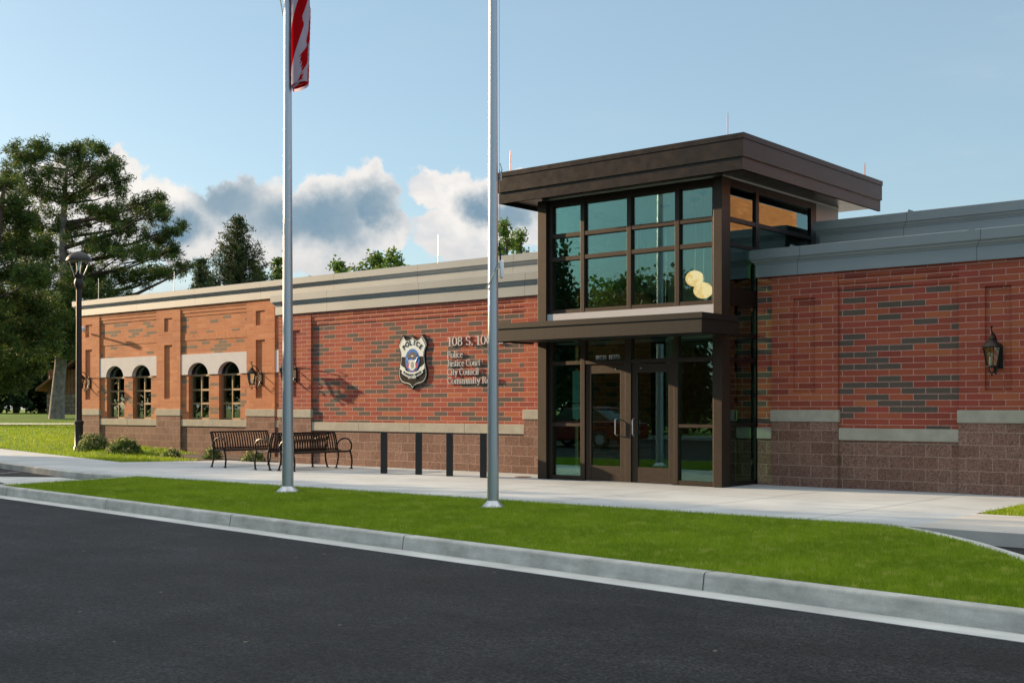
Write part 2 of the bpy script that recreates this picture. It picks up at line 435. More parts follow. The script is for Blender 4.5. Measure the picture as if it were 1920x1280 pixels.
dn = nt.v('NORMALIZE', d); dx, dy, dz = nt.sep(dn)
dF = nt.m('ADD', nt.m('MULTIPLY', dx, FW.x), nt.m('MULTIPLY', dy, FW.y)); dR = nt.m('ADD', nt.m('MULTIPLY', dx, RT.x), nt.m('MULTIPLY', dy, RT.y))
az = nt.m('ARCTAN2', dR, dF); el = nt.m('ARCSINE', dz)
A = nt.comb(az, el, 0.)
def warp(vec, scale, amp, seed):
    n = nt.n('ShaderNodeTexNoise', i_Vector=nt.v('ADD', vec, (seed, seed * .7, seed * .3))); n.inputs['Scale'].default_value = scale; n.inputs['Detail'].default_value = 7; n.inputs['Roughness'].default_value = .62
    return nt.v('SCALE', nt.v('SUBTRACT', n.outputs['Color'], (.5, .5, .5)), amp)
Aw = nt.v('MULTIPLY', nt.v('ADD', nt.v('ADD', A, warp(A, 13., .07, 3.)), warp(A, 55., .014, 9.)), (1, 1, 0))
def pxdir(px, py):
    u = (px - 960) / 2246; a = math.atan(u); return a, math.atan((764.5 - py) / 2246 * math.cos(a))
def blobs(vec, L):
    acc = None
    for px, py, rx, ry in L:
        a, e = pxdir(px, py)
        q = nt.v('MULTIPLY', nt.v('SUBTRACT', vec, (a, e, 0)), (2246 / rx, 2246 / ry, 0))
        v = nt.m('SUBTRACT', 1., nt.v('LENGTH', q, out=1))
        acc = v if acc is None else nt.m('MAXIMUM', acc, v)
    return acc
CL = [(225, 335, 50, 50), (285, 390, 80, 75), (360, 440, 70, 80), (440, 375, 62, 58), (525, 390, 75, 65), (615, 385, 75, 70), (700, 378, 68, 66), (735, 430, 50, 50),
      (815, 352, 42, 48), (865, 372, 62, 62), (930, 390, 70, 70), (985, 425, 70, 55), (850, 440, 80, 60), (560, 450, 170, 60), (1050, 330, 90, 22), (120, 420, 160, 120), (-250, 420, 260, 90), (-700, 330, 330, 90)]
DK = [(430, 378, 82, 66), (585, 405, 190, 62), (705, 395, 72, 55), (330, 430, 70, 50), (905, 392, 46, 40), (965, 405, 50, 36), (-300, 450, 220, 60)]
m1 = blobs(Aw, CL); mask = nt.mr(m1, .0, .22, 0, 1, True)
dk = blobs(Aw, DK); dark = nt.mr(dk, -.35, .75, 0, .95, True)
lown = nt.noise(nt.v('MULTIPLY', A, (1., 3., 0.)), 9., 6, .6)
band = nt.m('MULTIPLY', nt.mr(el, .07, .135, 1, 0, True), nt.mr(lown, .32, .55, .35, 1., True))
wisp = nt.m('MULTIPLY', nt.mr(nt.noise(nt.v('MULTIPLY', A, (1., 3.5, 0.)), 3.5, 6, .6), .5, .8, 0, .22, True), nt.mr(el, .1, .45, 1, .2))
K = .44
lit = nt.mix(nt.mr(lown, .4, .62, 0, 1), (.98 * K, .93 * K, .88 * K), (.66 * K, .70 * K, .76 * K))
puff = nt.noise(Aw, 20., 4, .5)
lit = nt.mix(nt.mr(puff, .42, .62, 0, .8, True), (1.02 * K, .98 * K, .93 * K), lit)
lit = nt.mix(nt.mr(el, .085, .16, .75, 0, True), lit, (.55 * K, .57 * K, .61 * K))
ccol = nt.mix(dark, lit, nt.mix(nt.mr(puff, .35, .65, 0, 1), (.17 * K, .31 * K, .43 * K), (.30 * K, .42 * K, .51 * K)))
c = nt.mix(wisp, skyc, (.75 * K, .8 * K, .84 * K))
c = nt.mix(nt.m('MULTIPLY', band, .8), c, (.62 * K, .67 * K, .72 * K))
c = nt.mix(mask, c, ccol)
# unseen bright cloud deck added overhead as neutral fill for the shaded ground
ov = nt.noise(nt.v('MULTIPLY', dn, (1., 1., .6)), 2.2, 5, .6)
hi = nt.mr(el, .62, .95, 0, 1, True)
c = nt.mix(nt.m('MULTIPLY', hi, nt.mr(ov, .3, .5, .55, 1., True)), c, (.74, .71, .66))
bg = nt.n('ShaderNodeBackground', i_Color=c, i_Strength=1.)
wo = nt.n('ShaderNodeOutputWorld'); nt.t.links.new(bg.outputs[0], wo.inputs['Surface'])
SC.view_settings.view_transform = 'Standard'; SC.view_settings.look = 'None'; SC.view_settings.exposure = 1.12; SC.view_settings.gamma = 1.
SC.cycles.max_bounces = 8; SC.cycles.transparent_max_bounces = 16; SC.cycles.caustics_reflective = False; SC.cycles.caustics_refractive = False
# ------------------------------------------------------------------ ground, road, kerbs, walks
def sm(t): t = min(1, max(0, t)); return t * t * (3 - 2 * t)
def hz(x, y):
    """height of the lawn that climbs gently past the far end of the building"""
    t = x * FW.x + y * FW.y; s = (y - 16.64) + (x + 26.8) * .245
    w = sm((-29.0 - x) / 3.5)
    return w * (.16 * sm(s / 1.8) + .33 * sm((t - 36) / 25) + .42 * sm((t - 62) / 14)) if s > 0 else 0.
def struct(o): o['kind'] = 'structure'; return o
mb = MB(); mb.quad((-1500, -1500, -.32), (1500, -1500, -.32), (1500, 1500, -.32), (-1500, 1500, -.32)); struct(mb.build('ground', m_lawn))
mb = MB(); mb.quad((-90, -14, -.15), (70, -14, -.15), (70, 24, -.15), (-90, 24, -.15)); struct(mb.build('asphalt_road', m_asph))
def kl(x): return 8.28 + (x + 2.52) * -.1057      # front top edge of the kerb
KP = [(x, kl(x)) for x in (-25.5, -20, -16, -12, -8, -4, -.6)]
# kerb profile: 'out' is towards the road (path runs east, so right of travel is -y)
kprof = [(-.16, -.3), (-.16, .0), (-.025, .004), (-.005, -.004), (.004, -.02), (.022, -.15), (.022, -.3)]
road_kerb = thing('kerb', 'long pale concrete kerb with gutter strip along the black asphalt in the foreground', 'kerb', (-10, 9, 0)); road_kerb['kind'] = 'structure'
del road_kerb['label'], road_kerb['category']
MB().sweep(KP, kprof).build('kerb_stone', m_kerb, road_kerb, smooth=True)
MB().sweep(KP, [(.022, -.3), (.022, -.142), (.27, -.146), (.275, -.3)]).build('gutter', m_gutter, road_kerb)
mb = MB()
for jx in (-23.4, -19.77, -16.0, -12.51, -9.04, -5.13, -1.4):
    a = Vector((jx, kl(jx))); dd = Vector((.9944, -.1056)) * .0055
    MB().sweep([tuple(a - dd), tuple(a + dd)], [(o + .0015, z + .0015) for o, z in kprof[1:-1]], caps=False).build('joint', m_hole, road_kerb)
def flat_kerb(path, name):
    o = MB().sweep(path, [(-.075, -.3), (-.075, .0), (.075, .0), (.075, -.3)]).build(name, m_gutter, bevel=.01); return struct(o)
RK = [(-5.75, 13.43), (-5.45, 13.38), (-5.15, 13.16), (-4.72, 12.78), (-4.2, 12.25), (-3.55, 11.45), (-2.9, 10.5), (-2.2, 9.4), (-1.6, 8.35)]
flat_kerb(RK, 'island_kerb')
flat_kerb([(-21.0, 13.3), (-20.75, 11.9), (-20.62, 10.42)], 'island_kerb')
walk = MB()
WP = [(-21.05, 13.42), (-5.34, 13.42), (-5.34, 19.12), (-15, 19.12), (-23.5, 19.12), (-25.8, 19.0), (-25.75, 18.5), (-26.8, 16.64), (-38.8, 19.58), (-56, 23.8), (-56, 20.6), (-30.0, 15.0), (-24.2, 13.75), (-22.2, 13.45)]
walk.prism(WP, -.3, 0.); struct(walk.build('sidewalk', m_walk))
MB().sweep([(-56, 20.42), (-30.0, 14.86), (-24.2, 13.63), (-21.05, 13.28)], [(-.15, -.3), (-.15, -.002), (.0, -.006), (.02, -.02), (.03, -.3)]).build('parking_kerb', m_kerb)['kind'] = 'structure'
slab = MB().prism([(-5.335, 13.42), (-4.9, 13.4), (12, 13.3), (12, 15.6), (-5.335, 15.55)], -.3, .006); struct(slab.build('entry_walk', m_walk2, bevel=.008))
mb = MB(); mb.prism([(-5.343, 13.5), (-5.331, 13.5), (-5.331, 19.1), (-5.343, 19.1)], -.1, .001); struct(mb.build('walk_joint', m_hole))
# painted bay lines on the car park at the left edge
mb = MB(); P0 = at(6, 888.5, 1); 
def gp(px, py, z): t = (HC - z) * 2246 / (py - 764.5); return at(px, py, t)
a, b = gp(-40, 891, -.146), gp(44, 883.5, -.146)
mb.quad((a.x, a.y, -.146), (a.x + .02, a.y - .14, -.146), (b.x + .02, b.y - .14, -.146), (b.x, b.y, -.146)); struct(mb.build('bay_line', m_flash))
mb = MB(); mb.prism([(-25.9, 12.6), (-21.25, 11.2), (-21.2, 13.2), (-24.2, 13.52)], -.2, -.144); struct(mb.build('parking_apron', m_gutter))
# turf bodies
GI = [(-20.9, 13.4), (-5.8, 13.42)] + [(p[0] - .06, p[1] - .05) for p in RK[1:]] + [(-.9, kl(-.9) + .16)] + [(x, kl(x) + .15) for x in (-4, -8, -12, -16, -20.4)]
MB().prism(GI, -.28, -.022).build('island_turf', m_soil)['kind'] = 'structure'
MB().prism([(-5.32, 15.56), (12, 15.6), (12, 19.1), (-5.32, 19.1)], -.28, -.03).build('side_turf', m_soil)['kind'] = 'structure'
MB().prism([(-26.75, 16.66), (-25.78, 18.52), (-28.2, 18.75), (-29.6, 18.5), (-29.5, 17.33)], -.28, -.02).build('walk_turf', m_soil)['kind'] = 'structure'
MB().prism([(-25.78, 18.54), (-25.83, 19.02), (-23.6, 19.14), (-23.58, 21.06), (-29.6, 21.06), (-29.5, 19.2), (-28.2, 18.77)], -.28, .012).build('planting_bed', m_mulch)['kind'] = 'structure'
# climbing lawn as a height sheet
xs = np.linspace(-150, -26.8, 150); V = []; F = []
def back(x): return 16.64 + (x + 26.8) * -.245
ys_n = 70
for i, x in enumerate(xs):
    y0 = back(x) + .02
    for j in range(ys_n):
        y = y0 + (j / (ys_n - 1)) ** 1.6 * 150; V.append((x, y, hz(x, y) - .012 + .0))
V = np.array(V); F = [(i * ys_n + j, (i + 1) * ys_n + j, (i + 1) * ys_n + j + 1, i * ys_n + j + 1) for i in range(len(xs) - 1) for j in range(ys_n - 1)]
# keep the sheet clear of the building footprint
F = np.array(F); cen = V[F].mean(1); keep = ~((cen[:, 0] > -36.3) & (cen[:, 1] > 21.3)) & ~((cen[:, 0] > -29.0)); F = F[keep]
lw = mesh_np('lawn', V, F, m_lawn); lw['kind'] = 'structure'
pA, pB = at(-330, 797, 60), at(140, 797, 60)
def hp(v, dz=.03): return (v.x, v.y, hz(v.x, v.y) + dz)
mb = MB(); K2 = 16
for i in range(K2):
    q = [at(-330 + 500 * (i + k) / K2, 797, t) for k, t in ((0, 59.5), (1, 59.5), (1, 63.5), (0, 63.5))]
    mb.quad(*[hp(v, .05) for v in q])
struct(mb.build('far_path', m_gutter))
# grass blades
def blades(P, hgt, wid, name, label, mat=m_grass, seed=1):
    r = np.random.default_rng(seed); n = len(P)
    th = r.uniform(0, 2 * PI, n); h = hgt * r.uniform(.55, 1.25, n); w = wid * r.uniform(.6, 1.3, n)
    lean = r.uniform(.1, .75, n) * h; la = r.uniform(0, 2 * PI, n)
    dx, dy = np.cos(th) * w / 2, np.sin(th) * w / 2; lx, ly = np.cos(la) * lean, np.sin(la) * lean
    v0 = P + np.c_[-dx, -dy, np.zeros(n)]; v1 = P + np.c_[dx, dy, np.zeros(n)]
    v2 = P + np.c_[dx * .7 + lx * .35, dy * .7 + ly * .35, h * .6]; v3 = P + np.c_[-dx * .7 + lx * .35, -dy * .7 + ly * .35, h * .6]
    v4 = P + np.c_[lx, ly, h]
    V = np.stack([v0, v1, v2, v3, v4], 1).reshape(-1, 3); b = np.arange(n)[:, None] * 5
    F = np.concatenate([b + np.array([[0, 1, 2]]), b + np.array([[0, 2, 3]]), b + np.array([[3, 2, 4]])])
    o = mesh_np(name, V, F, mat); tag(o, label, 'grass', kind='stuff'); return o
def inpoly(P, poly):
    x, y = P[:, 0], P[:, 1]; c = np.zeros(len(P), bool); j = len(poly) - 1
    for i in range(len(poly)):
        xi, yi = poly[i]; xj, yj = poly[j]
        c ^= ((yi > y) != (yj > y)) & (x < (xj - xi) * (y - yi) / (yj - yi + 1e-12) + xi); j = i
    return c
def scatter(poly, n, wgt=None):
    q = np.array(poly); lo, hi = q.min(0), q.max(0)
    P = np.c_[rng.uniform(lo[0], hi[0], n), rng.uniform(lo[1], hi[1], n)]; P = P[inpoly(P, poly)]
    if wgt is not None: P = P[rng.random(len(P)) < wgt(P)]
    return P
def tt(P): return P[:, 0] * FW.x + P[:, 1] * FW.y
P = scatter(GI, 900000, lambda P: np.clip(9. / np.maximum(tt(P), 5), 0, 1) ** 1.3)
blades(np.c_[P, np.full(len(P), -.024)], .055, .0055, 'grass', 'mown green turf of the island between the asphalt kerb and the sidewalk')
P = scatter([(-5.3, 15.58), (-2, 15.6), (-2, 19.05), (-5.3, 19.05)], 26000); blades(np.c_[P, np.full(len(P), -.03)], .07, .008, 'grass', 'small corner of turf beyond the walk at the right edge', seed=2)
LP = [(x, back(x) + .03) for x in (-26.8, -40, -62)] + [(-62, 50), (-36.9, 50), (-36.9, 21.2), (-36.6, 20.98), (-29.6, 20.98), (-29.5, 19.2), (-28.2, 18.77), (-26.1, 18.6)]
P = scatter(LP, 330000, lambda P: np.clip(32. / np.maximum(tt(P), 20), 0, 1) ** 2)
Z = np.array([hz(a, b) - .015 for a, b in P]); blades(np.c_[P, Z], .085, .016, 'grass', 'sunlit lawn rising past the far end of the building', seed=3)

# ------------------------------------------------------------------ the building
B = thing('civic_building', 'long red brick civic building with grey cornices and glazed bronze entrance tower', 'building', (-23, 24, 0))
YF, YP = 19.04, 19.095          # front section: pier face, panel face
YG, YQ = 21.0, 21.055           # far wing: pier face, panel face
ZS0, ZS1, ZC0, ZC1 = .8128, 1.016, 1.1176, 1.3208
def pier(x0, x1, Y, Yb, ztop, mat, niches, base=0., capside=.02):
    q = MB().wall(x0, x1, base, ZC0, Y, sides=Yb); q.build('block_base', block, B)
    p = MB().wall(x0 + .004, x1 - .004, ZC1, ztop, Y + .004, niches, niche=.045, sides=Yb).build('pier', mat, B)
    MB().box(x0 - capside, x1 + capside, Y - .02, Yb, ZC0, ZC1).build('cap', m_cast, p, bevel=.012)
    return p
def panel(x0, x1, Y, ztop, mat, corb=True, holes=(), base=0., reveal=None, mat_c=None):
    MB().wall(x0, x1, base, ZS0, Y).build('block_base', block, B)
    w = MB().wall(x0, x1, ZS1, ztop, Y, holes, reveal=reveal).build('brick_panel', mat, B)
    n = max(1, round((x1 - x0) / 1.5)); q = MB()
    for i in range(n):
        a = x0 + (x1 - x0) * i / n; b = x0 + (x1 - x0) * (i + 1) / n
        q.box(a + .002, b - .002, Y - .035, Y + .05, ZS0, ZS1)
    q.build('sill', m_cast, w, bevel=.008)
    if corb:
        q = MB()
        for k in range(3): q.box(x0, x1, Y - .015 * (k + 1), Y + .01, ztop - CH * (3 - k), ztop - CH * (2 - k) - .004)
        q.build('corbel', mat_c or mat, w)
    return w
def niches(c, two=False, z0=1.626, z1=3.251):
    L = [(c - .2032, c + .2032, z0, z1)]
    if two: L.append((c - .2032, c + .2032, 3.658, 4.064))
    return L
# front section, left of the tower
pier(-23.60, -22.37, YF, 21.2, 3.657, brick_plain, niches(-22.985))
panel(-22.37, -15.70, YP, 3.657, brick_mix, mat_c=brick_plain)
pier(-15.70, -14.30, YF, 19.3, 3.657, brick_plain, [])
# right of the tower
panel(-10.36, -10.06, YP, 3.657, brick_mix, corb=False)
pier(-10.06, -8.82, YF, 19.3, 3.657, brick_plain, niches(-9.44))
panel(-8.82, -6.79, YP, 3.657, brick_mix, mat_c=brick_plain)
pier(-6.79, -5.56, YF, 19.3, 3.657, brick_plain, niches(-6.18))
panel(-5.56, 1.2, YP, 3.657, brick_mix, mat_c=brick_plain)
pier(1.2, 2.44, YF, 24, 3.657, brick_plain, niches(1.82))
# far wing
pier(-36.32, -35.06, YG, 21.3, 4.369, brick_lit, niches(-35.7, True), base=-.15)
pier(-31.86, -30.61, YG, 21.3, 4.369, brick_lit, niches(-31.24, True), base=-.15)
pier(-27.44, -26.19, YG, 21.3, 4.369, brick_lit, niches(-26.82, True), base=-.15)
for x in (-35.7, -31.24, -26.82):
    MB().box(x - .2, x + .2, YG + .038, YG + .09, 3.66, 4.062).build('soldier_slot', brick_sold, B)
MB().wall(-36.4, -23.6, -.3, -.02, YG - .06, sides=21.2).build('foundation', m_cast, B)
MB().quad((-36.4, 21.2, -.02), (-36.4, 20.94, -.02), (-23.6, 20.94, -.02), (-23.6, 21.2, -.02)).build('foundation', m_cast, B)
def window(cx):
    """arched opening with a beige 2 x 3 grid"""
    x0, x1 = cx - .5, cx + .5; N = 14
    arch = [(cx + .5 * math.cos(PI * k / N), 2.337 + .35 * math.sin(PI * k / N)) for k in range(N + 1)]
    fr = MB(); yf0, yf1 = YQ + .10, YQ + .16
    for z in (1.016, 1.46, 1.86, 2.29): fr.box(x0, x1, yf0, yf1, z, z + .055)
    for x in (x0, cx - .03, x1 - .055): fr.box(x, x + .055, yf0 - .001, yf1 + .001, 1.018, 2.343)
    w = fr.build('window', m_gold, B)
    MB().box(x0, x1, yf0 + .03, yf0 + .042, 1.02, 2.34).build('pane', m_winglass, w)
    rim = MB()
    for i in range(N):
        (ax, az_), (bx, bz) = arch[i], arch[i + 1]
        s = .90
        rim.quad((ax, yf0, az_), (bx, yf0, bz), (cx + (bx - cx) * s, yf0, 2.337 + (bz - 2.337) * s), (cx + (ax - cx) * s, yf0, 2.337 + (az_ - 2.337) * s))
    rim.build('arch_rim', m_bronze, w)
    MB().vprism([(x, z) for x, z in arch], yf0 + .03, yf0 + .042).build('arch_pane', m_winglass, w)
for x0, x1 in ((-35.06, -31.86), (-30.61, -27.44), (-26.19, -23.60)):
    c = (x0 + x1) / 2; cs = [c - .74, c + .74] if x1 < -25 else [c - .5]
    hol = [(q - .5, q + .5, ZS1 + .0005, 2.337) for q in cs]
    w = panel(x0, x1, YQ, 4.369, brick_lit_mix, mat_c=brick_lit, holes=hol + [(x0 + .0, x1 - .0, 2.337, 2.946)], base=-.15)
    mr = MB()
    for q in cs:
        a, b = q - .5, q + .5; Z = YQ + .25
        mr.quad((a, YQ, ZS1), (a, YQ, 2.337), (a, Z, 2.337), (a, Z, ZS1)); mr.quad((b, YQ, 2.337), (b, YQ, ZS1), (b, Z, ZS1), (b, Z, 2.337)); mr.quad((a, YQ, ZS1), (a, Z, ZS1), (b, Z, ZS1), (b, YQ, ZS1))
    mr.build('reveal', brick_lit, w)
    MB().box(x0, x1, YQ - .012, YQ + .02, 3.353, 3.552).build('soldier_course', brick_sold, w)
    # white lintel with two arches cut out of it
    lm = MB(); XS = {x0, x1}
    for q in cs:
        for k in range(21): XS.add(q + .5 * math.cos(PI * k / 20))
    XS = sorted(XS); yl = YG + .02
    def lo(x):
        for q in cs:
            if abs(x - q) < .5: return 2.337 + .35 * math.sqrt(max(0, 1 - ((x - q) / .5) ** 2))
        return 2.337
    for i in range(len(XS) - 1):
        a, b = XS[i], XS[i + 1]; za, zb = lo(a), lo(b)
        lm.quad((a, yl, za), (b, yl, zb), (b, yl, 2.946), (a, yl, 2.946)); lm.quad((a, yl, za), (a, YQ + .2, za), (b, YQ + .2, zb), (b, yl, zb))
    lm.quad((x0, yl, 2.946), (x1, yl, 2.946), (x1, YQ + .01, 2.946), (x0, YQ + .01, 2.946))
    lm.build('lintel', m_white, w)
    for q in cs: window(q)
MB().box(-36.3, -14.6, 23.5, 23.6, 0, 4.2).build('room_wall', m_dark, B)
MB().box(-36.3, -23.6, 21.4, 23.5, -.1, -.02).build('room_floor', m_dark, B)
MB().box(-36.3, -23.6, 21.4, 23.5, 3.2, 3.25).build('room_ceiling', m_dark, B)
# cornices
cp = [(.02, 0), (.045, 0), (.045, .215), (.06, .222), (.062, .245), (.085, .262), (.10, .285), (.102, .305), (.13, .312), (.135, .47), (.12, .478), (-.25, .485), (-.25, .0)]
def cornice(path, z): return MB().sweep(path, [(o, z + q) for o, q in cp]).build('cornice', m_corn, B)
cornice([(-23.62, 21.0), (-23.62, YF), (-14.42, YF)], 3.657)
cornice([(-10.30, 19.4), (-10.30, YF), (2.5, YF)], 3.657)
cornice([(-36.36, 32), (-36.36, YG), (-14.42, YG)], 4.369)
cornice([(-10.02, 22.5), (-10.02, YG), (2.5, YG)], 4.369)
MB().wall(-23.6, -14.4, 3.6, 4.4, YQ + .03).build('upper_wall', brick_plain, B)
MB().wall(-10.2, 2.4, 3.6, 4.4, YQ + .03).build('upper_wall', brick_plain, B)
MB().quad((-36.32, 21.1, -.2), (-36.32, 32, -.2), (-36.32, 32, 4.4), (-36.32, 21.1, 4.4)).build('end_wall', brick_lit, B)
MB().quad((2.44, 19.2, 0), (2.44, 32, 0), (2.44, 32, 4.4), (2.44, 19.2, 4.4)).build('end_wall', brick_plain, B)
MB().quad((-36.32, 32, -.2), (2.44, 32, -.2), (2.44, 32, 4.4), (-36.32, 32, 4.4)).build('end_wall', brick_plain, B)
rf = MB().box(-36.2, -14.5, 21.3, 31.8, 4.42, 4.5).box(-10.0, 2.3, 21.3, 31.8, 4.42, 4.5).box(-14.4, -10.1, 23.2, 31.8, 4.42, 4.5).build('roof', m_roof, B)
MB().box(-23.4, -14.5, 19.3, 21.0, 3.9, 3.95).box(-10.2, 2.3, 19.3, 21.0, 3.9, 3.95).build('roof', m_roof, B)
MB().wall(4, 20, -.2, 10.1, 26.).box(4, 20, 26.001, 49.4, -.2, 10.1).build('brick_hall', brick_lit, B)
# coping joint tabs
tabs = []
for x in (-9.6, -6.55, -3.5, -.4): tabs.append([(x - .05, 4.14), (x + .06, 4.14), (x - .03, 4.175), 18.92])
for x in (-8.3, -5.2, -2.1): tabs.append([(x - .05, 4.85), (x + .06, 4.85), (x - .03, 4.89), 20.88])
for x in (-17.2, -20.9, -24.6, -28.4, -32.1): tabs.append([(x - .06, 4.85), (x + .07, 4.85), (x - .03, 4.885), 20.88])
for *q, y in tabs: MB().vprism(q, y, y + .04).build('coping_tab', m_corn, B)
# ---- tower
TX0, TX1 = -14.39, -10.37; YT = 17.95
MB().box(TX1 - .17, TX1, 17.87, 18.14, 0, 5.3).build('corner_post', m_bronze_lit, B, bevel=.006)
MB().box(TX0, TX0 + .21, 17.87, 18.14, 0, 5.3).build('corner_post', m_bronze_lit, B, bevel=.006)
FX0, FX1 = TX0 + .21, TX1 - .17; FY0, FY1 = 17.95, 18.07
vx = [(FX0, FX0 + .08), (-13.43, -13.34), (-12.38, -12.29), (-11.36, -11.27), (FX1 - .07, FX1)]
hzs = [(3.135, 3.21), (4.13, 4.21), (4.57, 4.65), (5.175, 5.30)]
fr = MB()
for a, b in vx: fr.box(a, b, FY0, FY1, 3.135, 5.3)
for z0, z1 in hzs:
    for i in range(4): fr.box(vx[i][1], vx[i + 1][0], FY0 + .004, FY1 - .004, z0, z1)
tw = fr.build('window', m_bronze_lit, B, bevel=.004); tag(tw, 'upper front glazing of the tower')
for i in range(4):
    for j in range(3): MB().box(vx[i][1], vx[i + 1][0], 18.01, 18.022, hzs[j][1], hzs[j + 1][0]).build('pane', m_glass, tw)
MB().box(FX0, FX1, 17.90, 18.05, 2.90, 3.132).build('flashing', m_flash, B)
# lower front: sidelights, transoms, doors
vl = [(FX0, FX0 + .08), (-13.43, -13.33), (-12.42, -12.29), (-11.38, -11.30), (FX1 - .06, FX1)]
fr = MB()
for a, b in vl: fr.box(a, b, FY0, FY1, 0.01, 2.9)
for i in range(4):
    a, b = vl[i][1], vl[i + 1][0]
    fr.box(a, b, FY0 + .004, FY1 - .004, 2.165, 2.235); fr.box(a, b, FY0 + .004, FY1 - .004, 2.80, 2.9)
for i in (0, 3):
    a, b = vl[i][1], vl[i + 1][0]
    fr.box(a, b, FY0 + .004, FY1 - .004, 1.01, 1.07); fr.box(a, b, FY0 + .004, FY1 - .004, .01, .085)
ef = fr.build('entrance_frame', m_bronze_lit, B, bevel=.004)
for i in range(4):
    a, b = vl[i][1], vl[i + 1][0]
    MB().box(a, b, 18.01, 18.022, 2.235, 2.80).build('pane', m_glass, ef)
    if i in (0, 3):
        MB().box(a, b, 18.01, 18.022, 1.07, 2.165).build('pane', m_glass, ef); MB().box(a, b, 18.01, 18.022, .085, 1.01).build('pane', m_glass, ef)
for a, b, hx in ((-13.32, -12.425, -12.60), (-12.285, -11.385, -12.22)):
    dmb = MB(); y0, y1 = 17.975, 18.035
    dmb.box(a, a + .12, y0, y1, .015, 2.15).box(b - .12, b, y0, y1, .015, 2.15).box(a + .12, b - .12, y0 + .002, y1 - .002, .015, .29).box(a + .12, b - .12, y0 + .002, y1 - .002, 1.99, 2.15)
    dr = dmb.build('door', m_bronze_lit, B, bevel=.004)
    MB().box(a + .12, b - .12, 18.0, 18.012, .29, 1.99).build('pane', m_glass, dr)
    hh = MB(); yy = 17.975; o = .075
    hh.tube([(hx, yy, .86), (hx, yy - o * .6, .86), (hx, yy - o, .885), (hx, yy - o, 1.01), (hx, yy - o, 1.135), (hx, yy - o * .6, 1.16), (hx, yy, 1.16)], .011, 8)
    hh.build('handle', m_alu, dr, smooth=True)
    MB().lathe([(.0, 0), (.016, 0), (.016, .008), (.0, .01)], (hx + .02, 0, 0), 8)
    MB().tube([(b - .22 if a < -13 else a + .2, 17.975, 2.07), (b - .22 if a < -13 else a + .2, 17.965, 2.07)], .014, 8).build('lock_dot', m_alu, dr)
MB().box(-13.3, -11.4, 17.93, 18.05, 0.001, .012).build('threshold', m_alu, B)
# side glazing both sides
def side(X, sgn, name):
    X0, X1 = (X - .1, X - .02) if sgn > 0 else (X + .02, X + .1)
    f = MB(); rows = [(.005, .075), (1.03, 1.09), (2.15, 2.22), (2.59, 2.655), (3.13, 3.44), (4.14, 4.2), (4.57, 4.645), (5.175, 5.3)]
    ya, yb = 18.14, 19.09
    for z0, z1 in rows: f.box(X0, X1, ya + .04, yb, z0, z1)
    f.box(X0 - .003, X1 + .003, ya, ya + .04, 0, 5.3); f.box(X0 - .003, X1 + .003, yb, yb + .11, 0, 5.3)
    for z0, z1 in rows[5:]: f.box(X0, X1, yb + .11, 21.25, z0, z1)
    f.box(X0, X1, yb + .11, 21.25, 3.8, 3.95)
    f.box(X0 - .003, X1 + .003, 21.25, 21.47, 3.8, 5.3)
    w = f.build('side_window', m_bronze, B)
    xg = (X0 + X1) / 2
    for i in range(7): MB().box(xg - .006, xg + .006, ya + .04, yb, rows[i][1], rows[i + 1][0]).build('pane', m_glass, w)
    for a, b in ((3.95, 4.14), (4.2, 4.57), (4.645, 5.175)): MB().box(xg - .006, xg + .006, yb + .11, 21.25, a, b).build('pane', m_glass, w)
    MB().box(X0, X1, 21.47, 22.45, 3.8, 5.3).build('metal_panel', m_corn, B)
    # inner brick wall below the high glazing
    MB().box(X0 - .02, X1 + .02, 19.21, 21.6, 0, 3.8).build('lobby_side_wall', dark_brick_in, B)
side(TX1, 1, 'r'); side(TX0, -1, 'l')
# lobby
MB().box(TX0 + .1, TX1 - .1, 18.08, 27, -.02, .004).build('lobby_floor', m_infloor, B)
MB().box(TX0 + .1, -12.7, 22.3, 22.45, 2.9, 5.3).build('lobby_back_wall', m_inwall, B)
MB().box(-12.7, TX1 - .1, 22.32, 22.45, 2.9, 5.3).build('lobby_brick_wall', dark_brick_in, B)
MB().box(TX0 + .1, TX1 - .1, 26, 26.1, 0, 2.9).build('lobby_back_wall', m_inwall, B)
MB().box(TX0 + .1, TX1 - .1, 22.3, 26, 2.86, 2.9).build('lobby_low_ceiling', m_ceil, B)
MB().box(TX0 - .05, TX0 + .1, 22.45, 26, 0, 2.9).build('lobby_side_wall', m_inwall, B); MB().box(TX1 - .1, TX1 + .05, 22.45, 26, 0, 2.9).build('lobby_side_wall', m_inwall, B)
MB().box(-14.27, -14.2, 22.7, 24.9, .2, 2.7).build('wood_panel', m_wood, B)
MB().box(TX0 + .03, TX1 - .03, 17.96, 22.5, 5.302, 5.34).build('lobby_ceiling', m_ceil, B)
# roof slab: soffit, stepped fascia, cap
RX0, RX1, RY0, RY1 = -15.02, -9.75, 17.46, 23.0
rm = MB().box(RX0 + .02, RX1 - .02, RY0 + .02, RY1, 5.36, 5.80).build('tower_roof', m_roof, B)
def ring(z0, z1, o, name, mat):
    q = MB().sweep([(RX0, RY1), (RX0, RY0), (RX1, RY0), (RX1, RY1)], [(o, z0), (o, z1), (-.05, z1), (-.05, z0)])
    return q.build(name, mat, rm)
ring(5.27, 5.475, .0, 'lower_fascia', m_fascia); ring(5.48, 5.765, .035, 'upper_fascia', m_fascia); ring(5.77, 5.86, .05, 'roof_cap', m_fascia)
sf = MB()
for i in range(12):
    a = RY0 + .05 + i * .46; sf.box(RX0 + .05, RX1 - .05, a, a + .452, 5.345, 5.359)
sf.build('soffit', m_soffit, rm)
